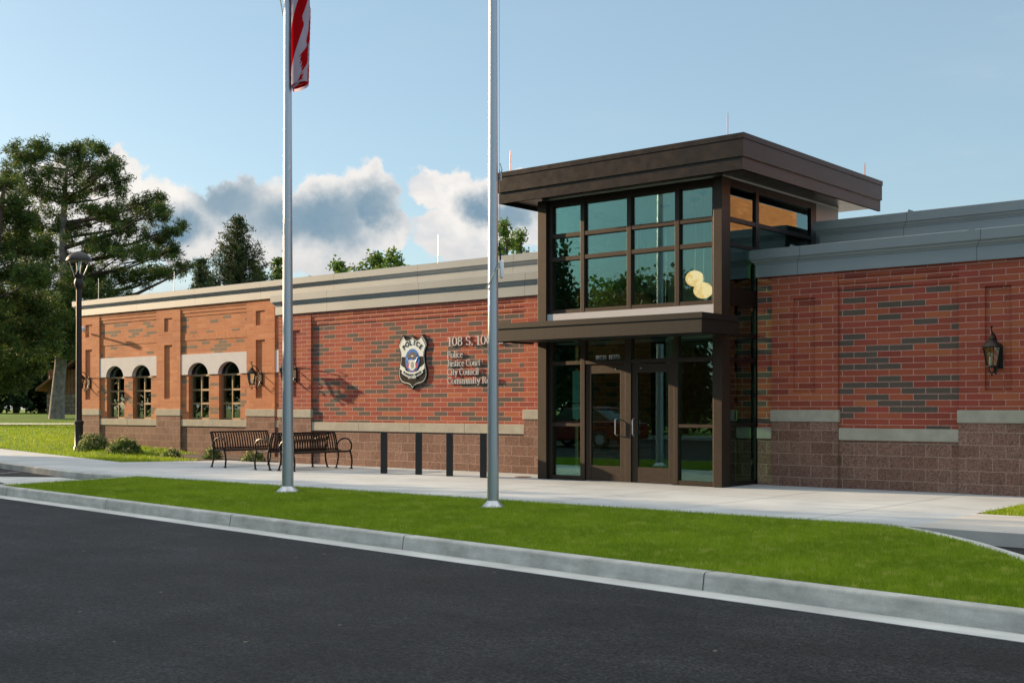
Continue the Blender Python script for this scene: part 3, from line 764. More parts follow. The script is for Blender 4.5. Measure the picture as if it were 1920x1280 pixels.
# entrance canopy
cn = MB().box(-14.56, -10.09, 16.72, 17.86, 2.60, 2.86).build('canopy', m_canopy, B, bevel=.004)
MB().sweep([(-14.57, 17.86), (-14.57, 16.71), (-10.07, 16.71), (-10.07, 17.86)], [(.0, 2.575), (.0, 2.80), (.02, 2.805), (.02, 2.90), (-.1, 2.905), (-.1, 2.575)]).build('canopy_fascia', m_canopy, cn)
MB().box(-10.36, -10.13, 17.87, 18.02, 2.62, 2.83).build('canopy_bracket', m_canopy, cn)
# things fixed to the building's roof
for i, (x, y, z0, z1) in enumerate(((-10.37, 18.06, 5.84, 6.43), (-15.0, 17.78, 5.84, 6.35), (-9.9, 22.6, 5.84, 6.2), (-20.05, 21.06, 4.85, 5.55), (-35.2, 21.06, 4.85, 5.55), (-31.0, 21.06, 4.85, 5.45))):
    MB().tube([(x, y, z0), (x, y, z1 - .08), (x, y, z1)], [.009, .009, .004], 6).tube([(x, y, z0 - .02), (x, y, z0 + .05)], .02, 6).build('lightning_rod', m_rod if i < 3 else m_alu, B)
# ------------------------------------------------------------------ pendants in the lobby
def pendant(x, y, z, r, lab):
    t = thing('pendant_lamp', lab, 'lamp', (x, y, z), 'round pendant lamps in the glazed tower')
    MB().lathe([(r * math.sin(PI * k / 12) + .0001, -r * .86 * math.cos(PI * k / 12)) for k in range(13)], (x, y, z), 20).build('globe', m_globe, t, smooth=True)
    MB().tube([(x, y, z + r * .8), (x + .03, y, z + (5.2 - z) * .5), (x, y, 5.24)], .008, 5).build('cord', m_plastic, t)
    MB().lathe([(.02, 0), (.10, .05), (.11, .07)], (x, y, 5.23), 12).build('ceiling_rose', m_black, t)
pendant(-11.90, 19.5, 3.79, .175, 'glowing round pendant lamp, topmost of the three in the tower')
pendant(-11.42, 19.0, 3.50, .175, 'glowing round pendant lamp close to the corner post of the tower')
pendant(-12.75, 19.8, 3.13, .175, 'glowing round pendant lamp mostly hidden behind the window sill above the canopy')
# notices and door numbers
for z0, z1, lab in ((1.16, 1.43, 'lowest paper notice taped inside the sidelight'), (1.455, 1.74, 'middle paper notice of the three inside the sidelight'), (1.745, 2.05, 'top paper notice of the three inside the sidelight')):
    q = MB().box(-13.67, -13.45, 18.026, 18.029, z0, z1).build('notice', m_paper); tag(q, lab, 'notice', 'paper notices inside the entrance sidelight')
# ------------------------------------------------------------------ lettering
# broad-nib serif glyphs: strokes drawn in a unit cap-height box; upright strokes come out thick, level ones thin
def arc(cx, cy, rx, ry, a0, a1, n=12): return [(cx + rx * math.cos(math.radians(a0 + (a1 - a0) * i / n)), cy + ry * math.sin(math.radians(a0 + (a1 - a0) * i / n))) for i in range(n + 1)]
xh = .66
G = {
 '1': (.42, [[(.21, 0), (.21, 1)], [(.21, 1), (.08, .86)]], [(.08, .34, 0)]),
 '0': (.56, [arc(.28, .5, .2, .47, 90, 450, 20)], []),
 '8': (.54, [arc(.27, .74, .15, .23, 90, 450, 16), arc(.27, .26, .18, .24, 90, 450, 16)], []),
 'S': (.58, [arc(.29, .74, .18, .22, 20, 90, 5) + arc(.29, .74, .18, .22, 90, 240, 8) + [(.3, .5)] + arc(.29, .26, .2, .23, 60, -90, 8) + arc(.29, .26, .2, .23, -90, -160, 4)], []),
 '.': (.26, [[(.12, 0), (.12, .1)]], []),
 'E': (.62, [[(.14, 0), (.14, 1)], [(.14, .985), (.5, .985), (.52, .83)], [(.14, .5), (.42, .5)], [(.14, .02), (.52, .02), (.56, .2)]], [(.04, .2, 0), (.04, .2, 1)]),
 'P': (.60, [[(.16, 0), (.16, 1)], [(.16, .98), (.3, .98)] + arc(.32, .74, .18, .24, 90, -90, 10) + [(.16, .49)]], [(.04, .3, 0), (.04, .2, 1)]),
 'J': (.42, [[(.24, 1), (.24, .15)] + arc(.13, .13, .11, .16, 0, -110, 6)], [(.1, .38, 1)]),
 'C': (.66, [arc(.36, .5, .27, .49, 45, 315, 20), [(.57, .97), (.57, .78)]], []),
 'R': (.66, [[(.16, 0), (.16, 1)], [(.16, .98), (.3, .98)] + arc(.32, .75, .17, .23, 90, -90, 10) + [(.16, .5)], [(.32, .5), (.6, .02)]], [(.04, .3, 0), (.04, .2, 1), (.52, .68, 0)]),
 'o': (.5, [arc(.25, xh / 2, .18, xh / 2 - .01, 90, 450, 16)], []),
 'l': (.28, [[(.14, 0), (.14, 1.02)]], [(.04, .24, 0), (.05, .14, 1.01)]),
 'i': (.28, [[(.14, 0), (.14, xh)], [(.14, .86), (.14, .97)]], [(.04, .24, 0), (.05, .14, xh)]),
 'c': (.44, [arc(.25, xh / 2, .18, xh / 2 - .01, 50, 310, 14)], []),
 'e': (.46, [[(.07, .38), (.39, .38)] + arc(.24, xh / 2, .17, xh / 2 - .01, 15, 320, 16)], []),
 'u': (.52, [[(.13, xh), (.13, .15)] + arc(.25, .15, .12, .14, 180, 300, 6) + [(.39, .12)], [(.39, 0), (.39, xh)]], [(.03, .13, xh), (.29, .39, xh), (.39, .49, 0)]),
 's': (.38, [arc(.19, .49, .11, .15, 20, 90, 3) + arc(.19, .49, .11, .15, 90, 240, 6) + arc(.19, .17, .13, .16, 60, -90, 6) + arc(.19, .17, .13, .16, -90, -160, 3)], []),
 't': (.32, [[(.14, .88), (.14, .12)] + arc(.22, .12, .08, .11, 180, 300, 5), [(.03, xh), (.28, xh)]], []),
 'r': (.36, [[(.12, 0), (.12, xh)], [(.12, .48), (.2, .62), (.32, .62)]], [(.03, .22, 0), (.03, .12, xh)]),
 'n': (.54, [[(.13, 0), (.13, xh)], [(.13, .48)] + arc(.27, .48, .13, .17, 150, 0, 7) + [(.40, 0)]], [(.04, .22, 0), (.04, .13, xh), (.31, .49, 0)]),
 'm': (.80, [[(.13, 0), (.13, xh)], [(.13, .48)] + arc(.265, .48, .125, .17, 150, 0, 7) + [(.39, 0)], [(.39, .48)] + arc(.525, .48, .125, .17, 150, 0, 7) + [(.65, 0)]], [(.04, .22, 0), (.04, .13, xh), (.30, .48, 0), (.56, .74, 0)]),
 'y': (.48, [[(.08, xh), (.26, .02)], [(.42, xh), (.26, .02), (.18, -.2), (.07, -.24)]], [(.02, .18, xh), (.34, .48, xh)]),
}
def nib(dx, dz):
    L = math.hypot(dx, dz) or 1; v = abs(dz) / L
    return .03 + .075 * v ** 1.5
def glyph(ch, x, z, H, sx, Y0, Y1, par):
    mb = MB()
    adv, strokes, serifs = G[ch]
    for st in strokes:
        n = len(st)
        for i in range(n - 1):
            (ax, az_), (bx, bz) = st[i], st[i + 1]; dx_, dz_ = bx - ax, bz - az_; L = math.hypot(dx_, dz_) or 1
            w = nib(dx_, dz_) * (.75 if n > 4 else .9) + .02; nx, nz = -dz_ / L * w / 2, dx_ / L * w / 2; ex, ez = dx_ / L * .012, dz_ / L * .012
            q = [(ax - ex + nx, az_ - ez + nz), (ax - ex - nx, az_ - ez - nz), (bx + ex - nx, bz + ez - nz), (bx + ex + nx, bz + ez + nz)]
            e = .0004 * i
            mb.vprism([(x + a * H * sx, z + c_ * H) for a, c_ in q], Y0 + e, Y1)
    for k, (a, b, c_) in enumerate(serifs):
        zz = c_ if c_ > .01 else .018
        mb.box(x + a * H * sx, x + b * H * sx, Y0 + .0012 + .0004 * k, Y1, z + (zz - .022) * H, z + (zz + .022) * H)
    mb.build('letter', m_letter, par); return adv * H * sx
def line(txt, x, z, H, width, lab):
    tot = sum(.26 if c_ == ' ' else G[c_][0] for c_ in txt) * H; sx = width / tot
    cx = x; o = thing('sign_lettering', lab, 'lettering', (x, YP - .03, z), 'raised metal letters on the brick panel')
    for c_ in txt:
        if c_ == ' ': cx += .26 * H * sx; continue
        cx += glyph(c_, cx, z, H, sx, YP - .04, YP - .016, o)
    return o
line('108 S. 100 E.', -17.86, 2.70, .195, 1.60, 'raised silver numerals reading 108 S. 100 E. above the other words')
line('Police', -17.88, 2.44, .145, .46, 'raised silver word Police just under the numerals')
line('Justice Court', -17.88, 2.255, .145, .97, 'raised silver words Justice Court')
line('City Council', -17.88, 2.065, .145, .93, 'raised silver words City Council')
line('Community Room', -17.88, 1.875, .145, 1.50, 'raised silver words Community Room, lowest line')
def textmesh(txt, size, mat, name, parent, M, bold=.0, ext=.002):
    cu = bpy.data.curves.new(name, 'FONT'); cu.body = txt; cu.size = size; cu.align_x = 'CENTER'; cu.extrude = ext; cu.offset = bold
    tmp = bpy.data.objects.new('tmp', cu); C.objects.link(tmp); bpy.context.view_layer.update()
    me = bpy.data.meshes.new_from_object(tmp.evaluated_get(bpy.context.evaluated_depsgraph_get()))
    bpy.data.objects.remove(tmp); me.transform(M); me.materials.clear(); me.materials.append(mat)
    return me
def addmesh(name, me, parent=None):
    o = bpy.data.objects.new(name, me); C.objects.link(o); o.parent = parent; return o
import bmesh
def joinmeshes(L):
    bm = bmesh.new()
    for m in L: bm.from_mesh(m)
    me = bpy.data.meshes.new('t'); bm.to_mesh(me); bm.free()
    me.materials.append(L[0].materials[0]); return me
# street number stickers on the transom glass over the doors
t = thing('street_number_sticker', 'black street number 108S 100E on small pale tiles over the left door', 'sticker', (-12.85, 17.99, 2.24))
for i, ch in enumerate('108S 100E'):
    if ch == ' ': continue
    x = -13.11 + i * .0595
    MB().box(x + .002, x + .056, 18.002, 18.006, 2.245, 2.325).build('tile', m_paper, t)
def vert(x, y, z, rot=0.): return Matrix.Translation((x, y, z)) @ Matrix.Rotation(rot, 4, 'Y') @ Matrix.Rotation(PI / 2, 4, 'X')
L = []
for i, ch in enumerate('108S 100E'):
    if ch == ' ': continue
    L.append(textmesh(ch, .098, m_badgeblk, 'n', None, vert(-13.11 + i * .0595 + .029 - t.location.x, 18.0 - t.location.y, 2.249 - t.location.z), .003, .001))
addmesh('numerals', joinmeshes(L), t)
# ------------------------------------------------------------------ badge
bx, bz, by = -18.93, 2.385, YP - .035
S = thing('police_badge_sign', 'large shield shaped black and white badge sign reading POLICE on brick wall', 'sign', (bx, by, bz))
half = [(0, .545), (.06, .50), (.12, .47), (.18, .475), (.24, .515), (.285, .57), (.36, .49), (.415, .40), (.43, .36), (.395, .30), (.365, .22), (.355, .12), (.36, .02), (.39, -.09), (.42, -.2), (.425, -.29), (.40, -.37), (.34, -.435), (.25, -.47), (.14, -.485), (.06, -.52), (0, -.585)]
def shield(s, dz=0.): 
    r = [(x * s, z * s + dz) for x, z in half]; return [(bx + a, bz + c_) for a, c_ in r] + [(bx - a, bz + c_) for a, c_ in reversed(r[1:-1])]
MB().vprism(list(reversed(shield(1.07))), by + .0, by + .036).build('backing', m_badgeblk, S)
MB().vprism(list(reversed(shield(1.0))), by - .006, by + .002).build('rim', m_badgewht, S)
MB().vprism(list(reversed(shield(.965))), by - .009, by - .002).build('field', m_badgeblk, S)
up = [p for p in shield(.94) if p[1] > bz + .115]; up = [p for p in up]
ur = sorted([p for p in up if p[0] >= bx], key=lambda p: -p[1] if False else 0)
hx_ = [(x * .94, z * .94) for x, z in half if z * .94 > .115]
top = [(bx + x, bz + z) for x, z in hx_] + [(bx + .335, bz + .115), (bx - .335, bz + .115)] + [(bx - x, bz + z) for x, z in reversed(hx_[1:])]
MB().vprism(list(reversed(top)), by - .012, by - .006).build('upper_field', m_badgewht, S)
def ell(cx, cz, rx, rz, n=28): return [(cx + rx * math.cos(-2 * PI * k / n), cz + rz * math.sin(-2 * PI * k / n)) for k in range(n)]
MB().vprism(ell(bx, bz + .03, .225, .262), by - .0145, by - .008).build('seal', m_badgeblue, S)
e = MB()
e.vprism([(bx - .15, bz + .15), (bx - .10, bz + .19), (bx - .03, bz + .21), (bx, bz + .235), (bx + .03, bz + .21), (bx + .10, bz + .19), (bx + .15, bz + .15), (bx + .12, bz + .07), (bx + .05, bz + .09), (bx, bz + .05), (bx - .05, bz + .09), (bx - .12, bz + .07)], by - .019, by - .013)
e.build('eagle', m_eagle, S)
MB().vprism([(bx - .04, bz + .13), (bx, bz + .15), (bx + .05, bz + .125), (bx + .01, bz + .11)], by - .021, by - .018).build('eagle_head', m_badgewht, S)
MB().vprism([(bx - .11, bz + .05), (bx - .05, bz + .035), (bx, bz + .045), (bx + .05, bz + .035), (bx + .11, bz + .05), (bx + .10, bz - .05), (bx + .11, bz - .13), (bx + .06, bz - .18), (bx, bz - .20), (bx - .06, bz - .18), (bx - .11, bz - .13), (bx - .10, bz - .05)], by - .020, by - .013).build('shield', m_badgewht, S)
MB().vprism(ell(bx, bz - .07, .045, .075, 14), by - .023, by - .019).build('beehive', m_badgegrey, S)
for s_ in (-1, 1):
    q = MB()
    for k in range(3):
        a = bx + s_ * (.118 + k * .02); pts = [(a, bz - .02), (a + s_ * .012, bz - .02), (a + s_ * .008, bz - .14), (a - s_ * .004, bz - .14)]
        q.vprism(pts, by - .019, by - .013)
    q.build('flag_stripe', m_badgered, S)
    MB().tube([(bx + s_ * .165, by - .02, bz + .10), (bx + s_ * .095, by - .02, bz - .02)], .006, 5).build('flag_staff', m_badgewht, S)
    MB().vprism([(bx + s_ * .06, bz - .2), (bx + s_ * .085, bz - .2), (bx + s_ * .075, bz - .24), (bx + s_ * .05, bz - .24)], by - .019, by - .013).build('ribbon_tail', m_badgered, S)
rb = MB()
def rp(a, r): return (bx + r * math.sin(a), bz + .235 - r * math.cos(a))
n = 14
for k in range(n):
    a0 = -.62 + 1.24 * k / n; a1 = -.62 + 1.24 * (k + 1) / n
    rb.vprism([rp(a0, .47), rp(a0, .585), rp(a1, .585), rp(a1, .47)], by - .020, by - .012)
for s_ in (-1, 1): rb.vprism([(bx + s_ * x, bz + z) for x, z in ((.2, -.20), (.235, -.13), (.31, -.10), (.385, -.04), (.375, -.115), (.39, -.15), (.32, -.2), (.26, -.235))], by - .017, by - .011)
rb.build('ribbon', m_badgewht, S)
def arctext(txt, r, cz, a_tot, size, mat, name, sgn=1, bold=.004):
    L = []; n = len(txt)
    for i, ch in enumerate(txt):
        if ch == ' ': continue
        a = -a_tot / 2 + a_tot * i / (n - 1)
        if sgn > 0: x, z, rot = r * math.sin(a), cz + r * math.cos(a), a
        else: x, z, rot = r * math.sin(a), cz - r * math.cos(a), -a
        L.append(textmesh(ch, size, mat, name, S, vert(x, -.0245 if sgn < 0 else -.016, z, rot), bold, .002))
    addmesh(name, joinmeshes(L), S)
arctext('POLICE', .34, .035, 1.46, .15, m_badgeblk, 'police_text', 1, .004)
arctext('PLEASANT GROVE', .555, .235, 1.02, .066, m_badgeblk, 'ribbon_text', -1, .002)
arctext('UTAH', 2.0, 1.625, .095, .095, m_badgewht, 'state_text', -1, .003)
# ------------------------------------------------------------------ wall lanterns (front of lantern faces -y; origin on the wall)
def lantern():
    t = thing('wall_lantern', 'x', 'lamp', (0, 0, 0), 'black scrolled wall lanterns on the brick piers', local=True)
    MB().vprism([(-.06, -.17), (.06, -.17), (.06, .13), (.03, .17), (-.03, .17), (-.06, .13)], -.03, 0).build('back_plate', m_lamp, t, bevel=.006)
    cy = -.27
    arm = [(0, -.03, .10), (0, -.08, .19), (0, -.16, .27), (0, -.24, .29), (0, cy, .26)]
    arm2 = [(0, -.03, -.08), (0, -.07, -.18), (0, -.11, -.235), (0, -.155, -.23), (0, -.16, -.185), (0, -.13, -.165), (0, -.11, -.19)]
    q = MB().tube(arm, .012, 6).tube(arm2, .012, 6)
    q.tube([(0, -.05, .1), (0, -.1, .02), (0, -.15, -.05), (0, -.12, -.14)], .009, 6)
    q.tube([(0, -.24, .29), (0, -.29, .33), (0, -.30, .37), (0, -.27, .385), (0, -.255, .36)], .010, 6)
    q.build('arm', m_lamp, t, smooth=True)
    MB().lathe([(.125, .10), (.135, .115), (.125, .13), (.085, .17), (.045, .205), (.05, .215), (.03, .235), (.012, .26)], (0, cy, 0), 12).build('hood', m_lamp, t, smooth=True)
    g = MB(); cg = MB()
    for k in range(6):
        a = PI * k / 3; b = PI * (k + 1) / 3
        tp = lambda a, r, z: (r * math.cos(a), cy + r * math.sin(a), z)
        cg.tube([tp(a, .112, .10), tp(a, .066, -.14)], .006, 5)
        g.quad(tp(a, .107, .10), tp(b, .107, .10), tp(b, .062, -.14), tp(a, .062, -.14))
    cg.lathe([(.072, -.16), (.078, -.15), (.078, -.14), (.07, -.135)], (0, cy, 0), 12)
    for k in range(4):
        a = PI / 4 + PI * k / 2; cg.tube([(.06 * math.cos(a), cy + .06 * math.sin(a), -.155), (.05 * math.cos(a), cy + .05 * math.sin(a), -.2), (0, cy, -.24)], .006, 5)
    cg.lathe([(.004, -.28), (.014, -.25), (.01, -.235)], (0, cy, 0), 8)
    cg.build('cage', m_lamp, t); g.build('glass', m_lampglass, t)
    c2 = MB()
    for dx_ in (-.025, .025): c2.tube([(dx_, cy, -.13), (dx_, cy, -.02)], .011, 6)
    c2.build('candle', m_paper, t)
    return t
L0 = lantern(); L0.scale = (1.17,) * 3; L0.location = (-6.18, YF + .03, 2.16); L0['label'] = 'black wall lantern on the shaded red pier at the right edge'
dup(L0, (-26.82, YG + .03, 2.18), 0, 'black wall lantern lit by sun on the pier right of the arched windows')
dup(L0, (-35.7, YG + .03, 2.18), 0, 'wall lantern at the far left corner, half behind the street lamp pole')
dup(L0, (-22.985, YF + .03, 2.18), 0, 'wall lantern mostly hidden behind the left flagpole')
# security camera
t = thing('security_camera', 'white security camera on bracket at far left pier', 'camera', (-35.45, YG, 3.86))
MB().tube([(-35.85, 20.97, 3.82), (-35.62, 20.8, 3.84), (-35.45, 20.62, 3.86)], .035, 8).build('arm', m_plastic, t, smooth=True)
MB().lathe([(.001, -.08), (.06, -.06), (.085, .0), (.08, .05), (.04, .09), (.001, .1)], (-35.36, 20.6, 3.88), 12).build('housing', m_plastic, t, smooth=True)
# ------------------------------------------------------------------ flagpoles
def flagpole(x, y, r0, r1, zt, lab, H):
    t = thing('flagpole', lab, 'flagpole', (x, y, 0), 'aluminium flagpoles in the grass island')
    n = 40
    MB().tube([(x, y, .03), (x, y, 2.), (x, y, zt)], [r0, r0 - (r0 - r1) * 2 / H, r1 - (r0 - r1) * (zt - H) / H], 28).build('pole', m_alu, t, smooth=True)
    MB().lathe([(r0 * 2.1, -.03), (r0 * 2.1, .004), (r0 * 1.95, .012), (r0 * 1.35, .055), (r0 * 1.05, .085), (r0, .09)], (x, y, 0), 28).build('base_collar', m_alu, t, smooth=True)
    rt = r1 - (r0 - r1) * (zt - H) / H
    MB().lathe([(rt, 0), (.05, .03), (.05, .08), (.01, .1), (.08, .15), (.1, .2), (.08, .26), (.01, .3)], (x, y, zt), 16).build('finial', m_alu, t, smooth=True)
    return t
p1 = flagpole(-15.28, 12.52, .094, .066, 11.2, 'taller left flagpole with the striped flag, before the benches', 6.2)
p2 = flagpole(-10.76, 12.39, .080, .058, 9.0, 'right flagpole with bare halyard, before the lettering', 6.9)
def rope_beads(path, r, name, par):
    MB().tube(path, r, 6).build(name, m_rope, par)
    mb = MB()
    for i in range(len(path) - 1):
        a, b = Vector(path[i]), Vector(path[i + 1]); k = max(1, int((b - a).length / .028))
        for j in range(k):
            c_ = a.lerp(b, j / k); mb.lathe([(.001, -.012), (r * 1.9, 0), (.001, .012)], tuple(c_), 6)
    mb.build('bead', m_rope, par)
# halyard of the right pole
X, Y = -10.76 + .085 * RT.x, 12.39 + .085 * RT.y
MB().tube([(X, Y, 8.9), (X, Y, 4.6), (X + .012, Y + .008, 3.42)], .0035, 5).build('halyard', m_rope, p2)
MB().tube([(X + .015, Y, 4.70), (X + .03, Y, 4.66), (X + .05, Y, 4.60), (X + .025, Y, 4.55), (X + .0, Y, 4.62)], .008, 6).tube([(X + .03, Y, 4.56), (X + .03, Y, 4.46)], .01, 6).build('snap_hook', m_alu, p2)
MB().lathe([(.006, -.15), (.028, -.13), (.03, .08), (.02, .1), (.005, .11)], (X + .045, Y, 3.27), 12).build('counterweight', m_plastic, p2, smooth=True)
MB().tube([(X + .02, Y, 3.37), (X + .01, Y, 3.55), (X, Y, 3.62)], .012, 6).build('swivel', m_lamp, p2)
ca = [Vector((-10.76, 12.39, 3.0)) + (RT * math.cos(a) + -FW * math.sin(a)) * .092 + Vector((0, 0, .15 + .17 * math.cos(a))) for a in [PI * k / 14 for k in range(15)]]
rope_beads([tuple(v) for v in ca], .008, 'retainer_ring', p2)
# flag
def flag():
    nu, nv = 70, 60; P1 = Vector((-15.28, 12.52, 0)); V = []; UV = []; zt = 9.5
    for j in range(nv + 1):
        h = j / nv
        for i in range(nu + 1):
            s = i / nu
            ph = h * 4.2 + s * 1.4 + .12 * math.sin(4 * s + 3 * h)
            tri = .5 + .5 * math.cos(2 * PI * ph)
            amp = .33 * min(1, s * 3.2) ** .8 * (1 - .15 * s)
            z = zt - h * 1.45 * (1 - .86 * s ** .8) - s * 2.98 * (.95 + .03 * math.sin(4 * h)) + .10 * tri * s
            a = .065 + .01 * min(1, s * 4) + amp * (tri * .92 + .03 * math.sin(9 * h + 2 * s)) * 1.0
            b = (.12 * math.sin(2 * PI * ph) + .04 * math.sin(11 * h + 5 * s)) * min(1, s * 3)
            V.append(P1 + RT * a + -FW * (b + .03) + Vector((0, 0, z))); UV.append((s, h))
    F = [(j * (nu + 1) + i, j * (nu + 1) + i + 1, (j + 1) * (nu + 1) + i + 1, (j + 1) * (nu + 1) + i) for j in range(nv) for i in range(nu)]
    me = bpy.data.meshes.new('flag'); me.from_pydata([tuple(v - P1 - Vector((0, 0, 7.4))) for v in V], [], F); uvl = me.uv_layers.new(name='UVMap')
    for lp in me.loops: uvl.data[lp.index].uv = UV[lp.vertex_index]
    me.materials.append(m_flag); me.polygons.foreach_set('use_smooth', [True] * len(me.polygons))
    o = bpy.data.objects.new('flag', me); C.objects.link(o); o.location = P1 + Vector((0, 0, 7.4))
    tag(o, 'red and white striped flag hanging limp from the left flagpole', 'flag')
flag()
q = Vector((-15.28, 12.52, 0)) - RT * .1
rope_beads([tuple(q + Vector((0, 0, 8.3))), tuple(q - RT * .02 + Vector((0, 0, 7.95))), tuple(q + RT * .03 + Vector((0, 0, 7.68)))], .008, 'retainer_ring', p1)
# ------------------------------------------------------------------ bollards
bl = thing('bollard', 'x', 'bollard', (0, 0, 0), 'black posts standing before the brick wall', local=True)
MB().box(-.065, .065, -.065, .065, .0, .845).build('post', m_black, bl, bevel=.008)
MB().box(-.068, .068, -.068, .068, .845, .862).build('cap', m_black, bl, bevel=.006)
rot = math.atan2(-FW.x, FW.y) * .0
for i, (x, y, lab) in enumerate(((-18.02, 17.3, 'leftmost black square post, nearest the benches'), (-17.16, 17.45, 'second black square post from the benches'), (-16.3, 17.45, 'third black square post from the benches'), (-15.45, 17.5, 'black square post partly hidden by the right flagpole'))):
    o = bl if i == 0 else dup(bl, (x, y, 0)); o.location = (x, y, 0); o.rotation_euler = (0, 0, math.radians(38)); o['label'] = lab
MB().lathe([(.17, .0), (.17, .004), (.16, .006)], (-14.98, 18.15, 0), 24).build('drain_cover', m_rod)['label'] = 'round rusty drain cover in the sidewalk left of the glass entrance'
bpy.data.objects['drain_cover']['category'] = 'drain cover'
# ------------------------------------------------------------------ benches: local x along length, sitter faces -y
def bench(Lb=1.62):
    t = thing('bench', 'x', 'bench', (0, 0, 0), 'dark slatted metal benches on the sidewalk', local=True)
    bk = MB(); st = MB(); n = 22
    bprof = [(.18, .41), (.20, .47), (.225, .60), (.265, .74), (.30, .80)]
    for i in range(n):
        x = -Lb / 2 + .05 + (Lb - .1) * i / (n - 1); w = .017
        for j in range(len(bprof) - 1):
            (y0, z0), (y1, z1) = bprof[j], bprof[j + 1]
            k = len(bk.v); bk.v += [(x - w, y0, z0), (x + w, y0, z0), (x + w, y1, z1), (x - w, y1, z1), (x - w, y0 + .008, z0), (x + w, y0 + .008, z0), (x + w, y1 + .008, z1), (x - w, y1 + .008, z1)]
            bk.f += [tuple(k + a for a in f) for f in ((0, 1, 2, 3), (7, 6, 5, 4), (1, 5, 6, 2), (4, 0, 3, 7))]
        st.box(x - w, x + w, -.23, .17, .405, .413); st.tube([(x, -.23, .409), (x, -.255, .395), (x, -.26, .37)], .012, 5)
    bk.tube([(-Lb / 2, .30, .805), (Lb / 2, .30, .805)], .018, 8).tube([(-Lb / 2, .19, .44), (Lb / 2, .19, .44)], .016, 8)
    for s_ in (-1, 1): bk.tube([(s_ * Lb / 2, y, z) for y, z in bprof], .02, 8)
    st.tube([(-Lb / 2, -.22, .39), (Lb / 2, -.22, .39)], .016, 8).tube([(-Lb / 2, .17, .40), (Lb / 2, .17, .40)], .016, 8)
    for s_ in (-1, 1): st.tube([(s_ * Lb / 2, .18, .41), (s_ * Lb / 2, 0, .39), (s_ * Lb / 2, -.24, .40)], .018, 8)
    bk.build('backrest', m_bench, t, smooth=True); st.build('seat', m_bench, t, smooth=True)
    for s_ in (-1, 1):
        x = s_ * (Lb / 2 + .005)
        MB().tube([(x, .21, .53), (x, .16, .60), (x, .05, .665), (x, -.08, .68), (x, -.20, .645), (x, -.275, .56), (x, -.27, .46), (x, -.22, .41)], .019, 8).build('armrest', m_bench, t, smooth=True)
        MB().tube([(x, -.22, .41), (x, -.265, .30), (x, -.285, .16), (x, -.265, .02)], .02, 8).tube([(x, -.30, .006), (x, -.22, .006)], .02, 6).build('leg', m_bench, t, smooth=True)
        MB().tube([(x, .18, .41), (x, .165, .28), (x, .19, .14), (x, .245, .02)], .02, 8).tube([(x, .20, .006), (x, .285, .006)], .02, 6).build('leg', m_bench, t, smooth=True)
    return t
b0 = bench()
# sitter of the left bench looks east (+x)
b0.location = (-22.7, 17.4, 0); b0.rotation_euler = (0, 0, PI / 2); b0['label'] = 'leftmost dark metal bench, facing right with its slatted back to the shrubs'
dup(b0, (-20.93, 17.28, 0), -PI / 2, 'middle dark metal bench facing left, back to back with another')
dup(b0, (-20.2, 17.32, 0), PI / 2, 'rightmost dark metal bench facing right, next to the black posts')
# ------------------------------------------------------------------ street lamp
p = at(148, 764, 36); x, y = p.x, p.y; z = hz(x, y)
t = thing('street_lamp', 'black ornamental street lamp with domed hood at the building corner', 'street lamp', (x, y, z))
MB().lathe([(.155, -.2), (.155, .08), (.125, .12), (.12, .75), (.14, .8), (.14, .86), (.095, .9)], (x, y, z), 16).build('base', m_black, t, smooth=True)
MB().tube([(x, y, z + .85), (x, y, 4.93)], [.09, .08], 16).build('pole', m_black, t, smooth=True)
MB().lathe([(.08, 4.9), (.09, 4.95), (.13, 5.02), (.14, 5.12), (.12, 5.2), (.10, 5.24), (.15, 5.29), (.16, 5.34), (.10, 5.38), (.07, 5.45), (.03, 5.5)], (x, y, 0), 16).build('collar', m_black, t, smooth=True)
MB().lathe([(.37, 5.76), (.375, 5.79), (.33, 5.88), (.26, 5.96), (.16, 6.02), (.06, 6.05), (.001, 6.06)], (x, y, 0), 24).build('hood', m_black, t, smooth=True)
for k in range(4):
    a = PI / 4 + PI * k / 2 + .5
    MB().tube([(x + .13 * math.cos(a), y + .13 * math.sin(a), 5.34), (x + .2 * math.cos(a), y + .2 * math.sin(a), 5.5), (x + .30 * math.cos(a), y + .30 * math.sin(a), 5.78)], .014, 6).build('rib', m_alu, t)
MB().lathe([(.05, 5.4), (.06, 5.78)], (x, y, 0), 10).build('lamp_tube', m_lampglass, t)
# ------------------------------------------------------------------ shrubs
def leaves(P, n_per, spread, L, Wd, seed, flat=.3):
    """quads scattered round centres P (k,3), spread (k,) or float"""
    r = np.random.default_rng(seed); k = len(P); n = k * n_per
    c = np.repeat(P, n_per, 0) + r.normal(0, 1, (n, 3)) * (np.repeat(np.broadcast_to(spread, (k, 3)) if np.ndim(spread) > 1 else np.full((k, 3), spread), n_per, 0))
    d = r.normal(0, 1, (n, 3)); d[:, 2] *= flat; d /= np.linalg.norm(d, axis=1)[:, None]
    e = r.normal(0, 1, (n, 3)); e -= d * (e * d).sum(1)[:, None]; e /= np.linalg.norm(e, axis=1)[:, None]
    l = L * r.uniform(.6, 1.3, (n, 1)); w = Wd * r.uniform(.6, 1.3, (n, 1))
    V = np.stack([c - d * l / 2, c + e * w / 2, c + d * l / 2, c - e * w / 2], 1).reshape(-1, 3)
    F = np.arange(n * 4).reshape(-1, 4); return V, F
